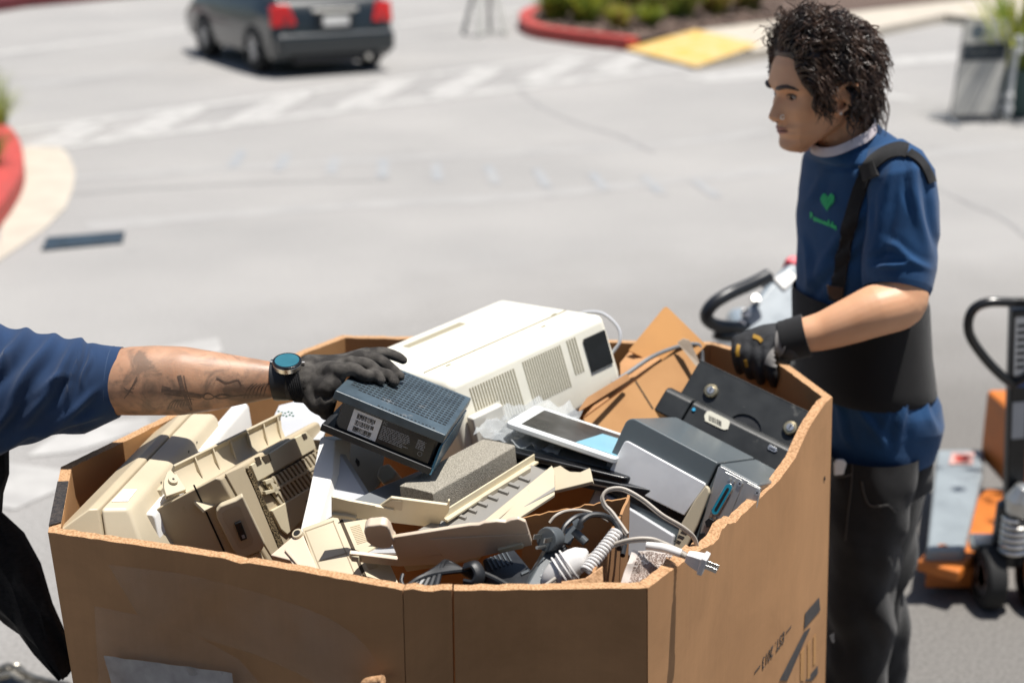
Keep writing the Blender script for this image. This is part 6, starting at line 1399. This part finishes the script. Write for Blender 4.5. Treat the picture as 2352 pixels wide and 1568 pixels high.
for z, r in ((.12, .05), (.22, .045), (.62, .055), (.70, .05)): MB().tube([SF(.30+.1*max(0, z-.2), .0, z-.03), SF(.30+.1*max(0, z-.2), 0, z+.03)], [r, r*.9], 16).build('pole_glint', chrome, sg, bev=.01)  # white pole and bulbs stand for blurred highlights off chrome
# ---- plants
leafm = [mat('yellow_green_leaf', (.34, .36, .05), .6, .35, 3), mat('mid_green_leaf', (.17, .24, .04), .6, .35, 3), mat('dry_leaf', (.33, .23, .09), .7, .3, 3)]
for lm_ in leafm:      # thin leaves let light through
    N_ = lm_.node_tree.nodes; L_ = lm_.node_tree.links; pb_ = N_['Principled BSDF']; tr0 = N_.new('ShaderNodeBsdfTranslucent'); mxs = N_.new('ShaderNodeMixShader'); mxs.inputs[0].default_value = .45
    L_.new(pb_.inputs['Base Color'].links[0].from_socket, tr0.inputs['Color']); L_.new(pb_.outputs[0], mxs.inputs[1]); L_.new(tr0.outputs[0], mxs.inputs[2]); L_.new(mxs.outputs[0], N_['Material Output'].inputs['Surface'])
def tuft(name, c, r, h, n, label, cat, group, spread=1.0, seed=0, mats=(0, 1), wd=.012):
    rnd = random.Random(seed); mb = MB(); c = V(c)
    for k in range(n):
        a = rnd.uniform(0, 6.283); rr = r*.35*rnd.random()**.5; L_ = h*rnd.uniform(.55, 1.1); out = rnd.uniform(.15, 1.0)*r*spread
        b = c+V((rr*math.cos(a), rr*math.sin(a), 0)); d = V((math.cos(a), math.sin(a), 0)); s = V((-d.y, d.x, 0))*wd*rnd.uniform(.7, 1.4); P = []
        for i in range(5):
            t = i/4; P.append((b+d*out*t**1.5+V((0, 0, L_*(t-.35*t*t*out/r))), (1-t)**.7))
        n0 = len(mb.v); mi = 0 if rnd.random() < .55 else 1
        mb.v += [p-s*w_ for p, w_ in P]+[p+s*w_ for p, w_ in P]
        for i in range(4): mb.f.append([n0+i, n0+i+1, n0+5+i+1, n0+5+i]); mb.m.append(mi)
    o = mb.build(name, [leafm[mats[0]], leafm[mats[1]]], ang=90); return tag(o, label, cat, group)
spots = [(1278, 66, .62, (0, 1), 'yellow green grass clump at the left tip of the planted island'), (1345, 74, .66, (0, 1), 'bright green grass clump second along the island'), (1420, 92, .36, (0, 2), 'low yellow grass clump near the red kerb corner'), (1400, 58, .7, (1, 0), 'darker green clump in the middle of the island'), (1492, 88, .36, (0, 1), 'small green tuft beside the yellow ramp'), (1480, 62, .75, (2, 1), 'tall dry brown grass clump above the yellow ramp'), (1560, 66, .75, (1, 2), 'green and brown clump right of the dry grass'), (1640, 56, .65, (2, 0), 'olive brown clump near the pavement'), (1715, 46, .6, (2, 1), 'small dry clump at the right end of the island bed'), (1300, 36, .9, (1, 0), 'tall green clump at the back of the island'), (1540, 30, .9, (1, 1), 'dark green clump at the back right of the island')]
for i, (x, y, s, mm, lb) in enumerate(spots):
    p = UZ(x, y); p.z = .13; tuft('grass_clump', p, .7*s, 1.15*s, 260, lb, 'grass clump', 'grass clumps on the planted island', seed=i, mats=mm, wd=.02)
for i, (x, y, s) in enumerate(((-10, 322, .30), (-50, 360, .4), (-45, 300, .35), (-20, 420, .22))):
    p = UZ(x, y); p.z = .12; tuft('grass_clump', p, s, s*1.5, 110, ['yellow green clump leaning over the left red kerb', 'green clump behind the left red kerb', 'green clump at the top of the left bed', 'dark low tuft inside the bend of the left red kerb'][i], 'grass clump', 'grass clumps in the left bed', seed=30+i, mats=((0, 1), (1, 0), (1, 0), (1, 1))[i], wd=.008)
for i, x in enumerate((20, 110, 200, 290, 380)):
    p = UZ(x, 8-x*.06)+V((0, .4, 0)); p.z = .2; tuft('low_shrub', p, .5, .35, 90, ['leftmost dark shrub in the maroon bed', 'second dark shrub in the maroon bed', 'middle dark shrub in the maroon bed', 'fourth dark shrub in the maroon bed', 'rightmost dark shrub in the maroon bed'][i], 'shrub', 'shrubs in the maroon kerbed bed', seed=50+i, mats=(1, 1), wd=.02)
# the stones must stay on the bed: keep only those behind the kerb
def in_poly(p, poly):
    c = False
    for i in range(len(poly)):
        a, b = poly[i-1], poly[i]
        if (a.y > p.y) != (b.y > p.y) and p.x < (b.x-a.x)*(p.y-a.y)/(b.y-a.y)+a.x: c = not c
    return c
mb = MB(); rnd = random.Random(9)
for k in range(700):
    q = UZ(rnd.uniform(1210, 1830), rnd.uniform(15, 115))
    if not in_poly(q, bed): continue
    s = rnd.uniform(.025, .07); q.z = .128; mb.prism([q+V((s*math.cos(a)*rnd.uniform(.6, 1), s*math.sin(a)*rnd.uniform(.6, 1), 0)) for a in [1.256*j for j in range(5)]], (0, 0, s*.9))
o = mb.build('bark_mulch', mat('pale_bark', (.26, .19, .15), .9, .5, 6), smooth=False); o['kind'] = 'stuff'
# ---- green planter
pb = UZ(2352, 276); pb.y += .3
pt_ = thing('planter', 'dark green round planter at the right edge with a spiky plant', 'planter', pb)
n = 32; mb = MB(); mb.loft([[pb+V((r*math.cos(a), r*math.sin(a), z)) for a in [2*math.pi*k/n for k in range(n)]] for r, z in ((.21, 0), (.24, .03), (.27, .36), (.285, .38), (.285, .42), (.25, .42), (.245, .37))]); mb.build('pot', mat('green_glazed_pot', (.012, .05, .048), .35, .15, 8), pt_)
MB().prism([pb+V((.24*math.cos(a), .24*math.sin(a), .375)) for a in [2*math.pi*k/24 for k in range(24)]], (0, 0, .004)).build('soil', M['mulch'], pt_)
q = tuft('palm', pb+V((0, 0, .38)), .62, .95, 190, 'spiky yellow green plant growing in the dark green planter', 'plant', None, seed=77, mats=(0, 1), wd=.022, spread=1.1)
# ---- lamp post on the far pavement
lb = UZ(2142, 6); lp_ = thing('lamp_post', 'grey post base standing on the far pavement above the sign', 'post', lb)
MB().tube([lb, lb+V((0, 0, .12)), lb+V((0, 0, .14)), lb+V((0, 0, 3.6))], [.14, .13, .07, .05], 16).build('pole', mat('grey_post_paint', (.12, .12, .125), .5, .1, 10), lp_)
MB().box(Fr(lb, (1, 0, 0), (0, 1, 0)), -.18, .18, -.18, .18, .0, .03).build('base_plate', M['metal'], lp_, bev=.006)
# ---- electric truck tiller behind the box
JY = 3.75
ej = thing('electric_pallet_truck', 'grey powered pallet truck with a black looped handle standing between box and worker', 'pallet truck', UZ(1800, 1200))
hb = mat('black_rubber_grip', (.012, .014, .018), .35, .2, 20); gh = mat('grey_truck_cover', (.26, .30, .33), .28, .06, 15, coat=.4)
loop = crom([U(1765, 632, JY), U(1730, 650, JY-.03), U(1672, 676, JY-.08), U(1636, 700, JY-.1), U(1622, 726, JY-.1), U(1640, 745, JY-.08), U(1680, 752, JY-.05), U(1730, 752, JY)], 6)
MB().tube(loop, .018, 12).build('handle_loop', hb, ej)
MB().tube(crom([U(1690, 772, JY-.05), U(1660, 770, JY-.06), U(1640, 764, JY-.06)], 4), .016, 10).build('lever', hb, ej)
g = [(1818, 592), (1850, 600), (1870, 700), (1850, 790), (1760, 800), (1700, 775), (1695, 735), (1730, 690), (1770, 640)]
pj = Pl(U(1800, 600, JY+.12), U(1700, 770, JY-.05), U(1860, 780, JY-.05))
MB().prism(pj.ps(g), -pj.n*.16).build('tiller_head', gh, ej, bev=.03, seg=4)
MB().prism(pj.ps([(1800, 600), (1815, 586), (1850, 588), (1858, 606), (1830, 612)], .004), -pj.n*.05).build('red_button', mat('red_plastic', (.6, .03, .06), .4), ej, bev=.008)
MB().prism(pj.ps([(1775, 642), (1810, 622), (1832, 640), (1800, 668)], .002), pj.n*.006).build('control_panel', M['white'], ej, bev=.004)
for x, y in ((1712, 722), (1735, 690), (1700, 748)): MB().cyl(pj.p(x, y, 0), pj.p(x, y, .012), .014, 14).build('knob', M['steel'], ej, bev=.003)
MB().prism(pj.ps([(1752, 630), (1768, 624), (1785, 640), (1765, 648)], .004), -pj.n*.06).build('grip_end', hb, ej, bev=.006)
tb_ = V((.95, 4.35, 0)); MB().tube([U(1815, 780, JY+.1), V((.86, 3.95, .75)), V((.92, 4.25, .3))], [.05, .045, .05], 12).build('tiller_arm', hb, ej)
MB().loft([[V((.92+sx*a, 4.5+sy*b, z)) for sx, sy in ((-1, -1), (1, -1), (1, 1), (-1, 1))] for z, a, b in ((.08, .22, .18), (.5, .22, .18), (.62, .18, .14))]).build('motor_housing', gh, ej, bev=.03, seg=3)
MB().cyl(V((.86, 4.4, .1)), V((1.0, 4.4, .1)), .1, 20).build('wheel', M['black'], ej)
# ---- second powered truck: grey fork plate with a red label, orange mast
og = mat('orange_truck_paint', (.50, .145, .02), .5, .12, 12, wear=((.30, .10, .03), 30, .68))
p2 = thing('fork_platform', 'grey blue fork platform with a red label lying behind the orange pallet jack', 'pallet truck', UZ(2200, 1150, .1))
fpz = .16
fq = [UZ(2152, 1030, fpz), UZ(2262, 1030, fpz), UZ(2258, 1090, fpz), UZ(2232, 1195, fpz), UZ(2216, 1262, fpz), UZ(2128, 1262, fpz)]
MB().prism(fq, (0, 0, -.07)).build('platform', mat('grey_blue_steel', (.24, .27, .285), .4, .1, 8, wear=((.12, .13, .14), 14, .62)), p2, bev=.012)
MB().prism([UZ(x, y, fpz+.003) for x, y in ((2186, 1040), (2238, 1040), (2234, 1066), (2180, 1066))], (0, 0, .002)).build('warning_label', mat('pink_label', (.55, .32, .28), .5, .1, 60), p2)
MB().prism([UZ(x, y, fpz+.006) for x, y in ((2196, 1046), (2226, 1046), (2224, 1059), (2193, 1059))], (0, 0, .001)).build('label_mark', mat('red_label', (.42, .05, .03), .5), p2)
for px in ((2150, 1235), (2210, 1235)): MB().cyl(UZ(*px, .05), UZ(*px, .05)+V((.06, 0, 0)), .05, 16).build('load_wheel', M['black'], p2)
oc = UZ(2262, 1160, 0); oc = V((1.61, 4.22, 0)); OF = Fr(oc, (1, .05, 0), (-.05, 1, 0))
om_ = thing('orange_mast', 'orange upright machine housing with grey display windows behind the pallet jack shaft', 'machine', oc)
MB().prism([OF(0, 0, .13), OF(0, 0, .37), OF(.5, 0, .37), OF(.5, 0, .02), OF(.12, 0, .02), OF(.10, 0, .02)], OF.y*.28).build('housing', og, om_, bev=.015, seg=3)
for (x0, x1, z0, z1) in ((.05, .11, .28, .35), (.15, .40, .27, .35), (.15, .4, .2, .235), (.15, .4, .12, .16)): MB().box(OF, x0, x1, -.006, .004, z0, z1).build('display_window' if z0 > .25 else 'notice_label', mat_('pale_teal_display', (.36, .44, .43), .3) if z0 > .25 else mat_('cream_notice', (.5, .45, .36), .6), om_, bev=.003)
# ---- manual pallet jack
PJ = UZ(2312, 1388); 
pjk = thing('pallet_jack', 'orange pallet jack with a black upright handle and chrome spring at the right edge', 'pallet jack', PJ)
bk2 = mat('black_jack_paint', (.014, .014, .015), .35, .2, 20)
top = U(2342, 706, PJ.y+.02); bot = V((PJ.x, PJ.y+.04, .30)); dv = (bot-top).normalized(); sx_ = V((1, 0, 0)); sx_ = (sx_-dv*sx_.dot(dv)).normalized(); sy_ = dv.cross(sx_)
hF = Fz(top, sx_, sy_, dv); HL = (bot-top).length
MB().box(hF, -.026, .026, -.02, .02, 0, HL).build('shaft', bk2, pjk, bev=.006)
sg_ = -1 if hF.y.y > 0 else 1
for z0, z1, m_ in ((.02, .19, M['white']), (.20, .225, mat_('blue_sticker', (.02, .1, .35), .5)), (.27, .38, M['lgrey'])):
    MB().box(hF, -.018, .018, sg_*.0205, sg_*.0225, z0, z1).build('shaft_label', m_, pjk, smooth=False)
mb = MB()
for k in range(7): mb.box(hF, -.012, .012, sg_*.0226, sg_*.0232, .04+k*.02, .05+k*.02)
mb.build('shaft_lettering', M['ink'], pjk, smooth=False)
lp2 = crom([U(2380, 694, PJ.y), U(2330, 694, PJ.y), U(2272, 694, PJ.y), U(2238, 708, PJ.y), U(2224, 738, PJ.y), U(2230, 775, PJ.y), U(2262, 822, PJ.y), U(2300, 862, PJ.y), U(2330, 885, PJ.y+.01)], 6)
MB().tube(lp2, .0135, 12).build('handle_loop', mat('glossy_black_handle', (.012, .012, .013), .2, .1, 20), pjk)
lp3 = [V((2*hF.o.x-p.x, p.y, p.z)) for p in lp2]; MB().tube(lp3, .0135, 12).build('handle_loop', bpy.data.materials['glossy_black_handle'], pjk)
MB().tube([bot, V((PJ.x, PJ.y+.04, .12))], [.045, .05], 18).build('pump_cylinder', bk2, pjk, bev=.006)
mb = MB(); mb.tube([V((PJ.x-.01, PJ.y-.03, .18))+V((.036*math.cos(a), .036*math.sin(a), .11*k/80)) for k, a in enumerate([2*math.pi*j/14 for j in range(81)])], .007, 8); mb.build('spring', M['steel'], pjk)
MB().tube([V((PJ.x, PJ.y-.02, .30)), V((PJ.x, PJ.y-.02, .34)), V((PJ.x+.01, PJ.y-.02, .38))], [.04, .045, .03], 16).build('valve_block', M['metal'], pjk, bev=.004)
MB().tube([V((PJ.x-.10, PJ.y+.06, .17)), V((PJ.x+.14, PJ.y+.06, .17))], .026, 14).build('axle_tube', M['metal'], pjk)
for x in (-.06, .07): wheel(None, Fr(V((PJ.x+x, PJ.y, .09)), (1 if x < 0 else -1, 0, 0), (0, 1, 0)), .09, .055, pjk)
fk0, fk1 = UZ(2142, 1322, .09), UZ(2300, 1150, .09); fd = (fk1-fk0).normalized(); fs = V((-fd.y, fd.x, 0))
MB().prism([fk0-fs*.01, fk0-fs*.075, fk1-fs*.075, fk1+fs*.05, fk0+fs*.05], (0, 0, .035)).build('fork', og, pjk, bev=.008)
MB().prism([V((p.x, p.y, .02)) for p in (UZ(2124, 1330, .05), UZ(2244, 1330, .05), UZ(2262, 1312, .05), UZ(2160, 1290, .05))], (0, 0, .07)).build('fork_heel', og, pjk, bev=.008)
MB().prism([V((p.x, p.y, .02)) for p in (UZ(2244, 1328, .05), UZ(2300, 1262, .05), UZ(2330, 1262, .05), UZ(2262, 1335, .05))], (0, 0, .06)).build('cross_frame', og, pjk, bev=.008)
f2 = V((.42, .02, 0)); MB().prism([fk0-fs*.07+f2, fk1-fs*.07+f2, fk1+fs*.06+f2, fk0+fs*.06+f2], (0, 0, .035)).build('fork', og, pjk, bev=.008)
MB().cyl(UZ(2165, 1272, .10), UZ(2165, 1272, .14), .03, 16).build('knuckle', og, pjk, bev=.006)
# ---- chain at the bottom left
chn = thing('chain', 'dark heavy steel chain lying at the lower left corner on the asphalt', 'chain', UZ(50, 1560))
cm = mat('dark_chain_steel', (.30, .28, .24), .35, .3, 40, metal=.9)
pth = crom([UZ(-60, 1538, .03), UZ(0, 1544, .03), UZ(30, 1540, .035), UZ(62, 1556, .03), UZ(100, 1570, .03), UZ(160, 1580, .03)], 7); pth = [p+V((0, 0, 0)) for p in pth]
for i in range(0, len(pth)-1, 1):
    c = pth[i]; t = (pth[i+1]-pth[i]).normalized(); u = (V((0, 0, 1)) if i % 2 else V((t.y, -t.x, 0))); lk = []
    for k in range(17):
        a = 2*math.pi*k/16; lk.append(c+t*(.026*math.cos(a)+.008*(1 if math.cos(a) > 0 else -1))+u*.015*math.sin(a))
    MB().tube(lk, .0055, 8).build('link', cm, chn)
# ---- tree at the right, out of the picture, throwing dappled shade
tr_ = thing('street_tree', 'leafy street tree beside the pallet jack, outside the right edge', 'tree', (3.6, 4.2, 0))
tk_ = mat('tree_bark', (.12, .085, .06), .9, .3, 10, bump=1, bscale=30)
MB().tube([V((3.6, 4.2, 0)), V((3.5, 4.1, 1.5)), V((3.1, 3.9, 2.8)), V((2.7, 3.8, 3.6))], [.13, .10, .08, .03], 12).build('trunk', tk_, tr_)
mb = MB(); rnd = random.Random(21)
for k in range(14):
    c = V((2.75, 3.75, 3.7))+V((rnd.uniform(-.75, .9), rnd.uniform(-.7, .9), rnd.uniform(-.4, .6)))
    if abs(c.x-2.3) < .25 and rnd.random() < .6: continue
    for j in range(55):
        p = c+V((rnd.gauss(0, .17), rnd.gauss(0, .17), rnd.gauss(0, .13))); d = V((rnd.uniform(-1, 1), rnd.uniform(-1, 1), rnd.uniform(-.4, .4))).normalized(); s = d.orthogonal().normalized()*.025; L_ = rnd.uniform(.06, .11)
        mb.poly([p, p+d*L_*.5+s, p+d*L_, p+d*L_*.5-s])
mb.build('crown', leafm[1], tr_, smooth=False)
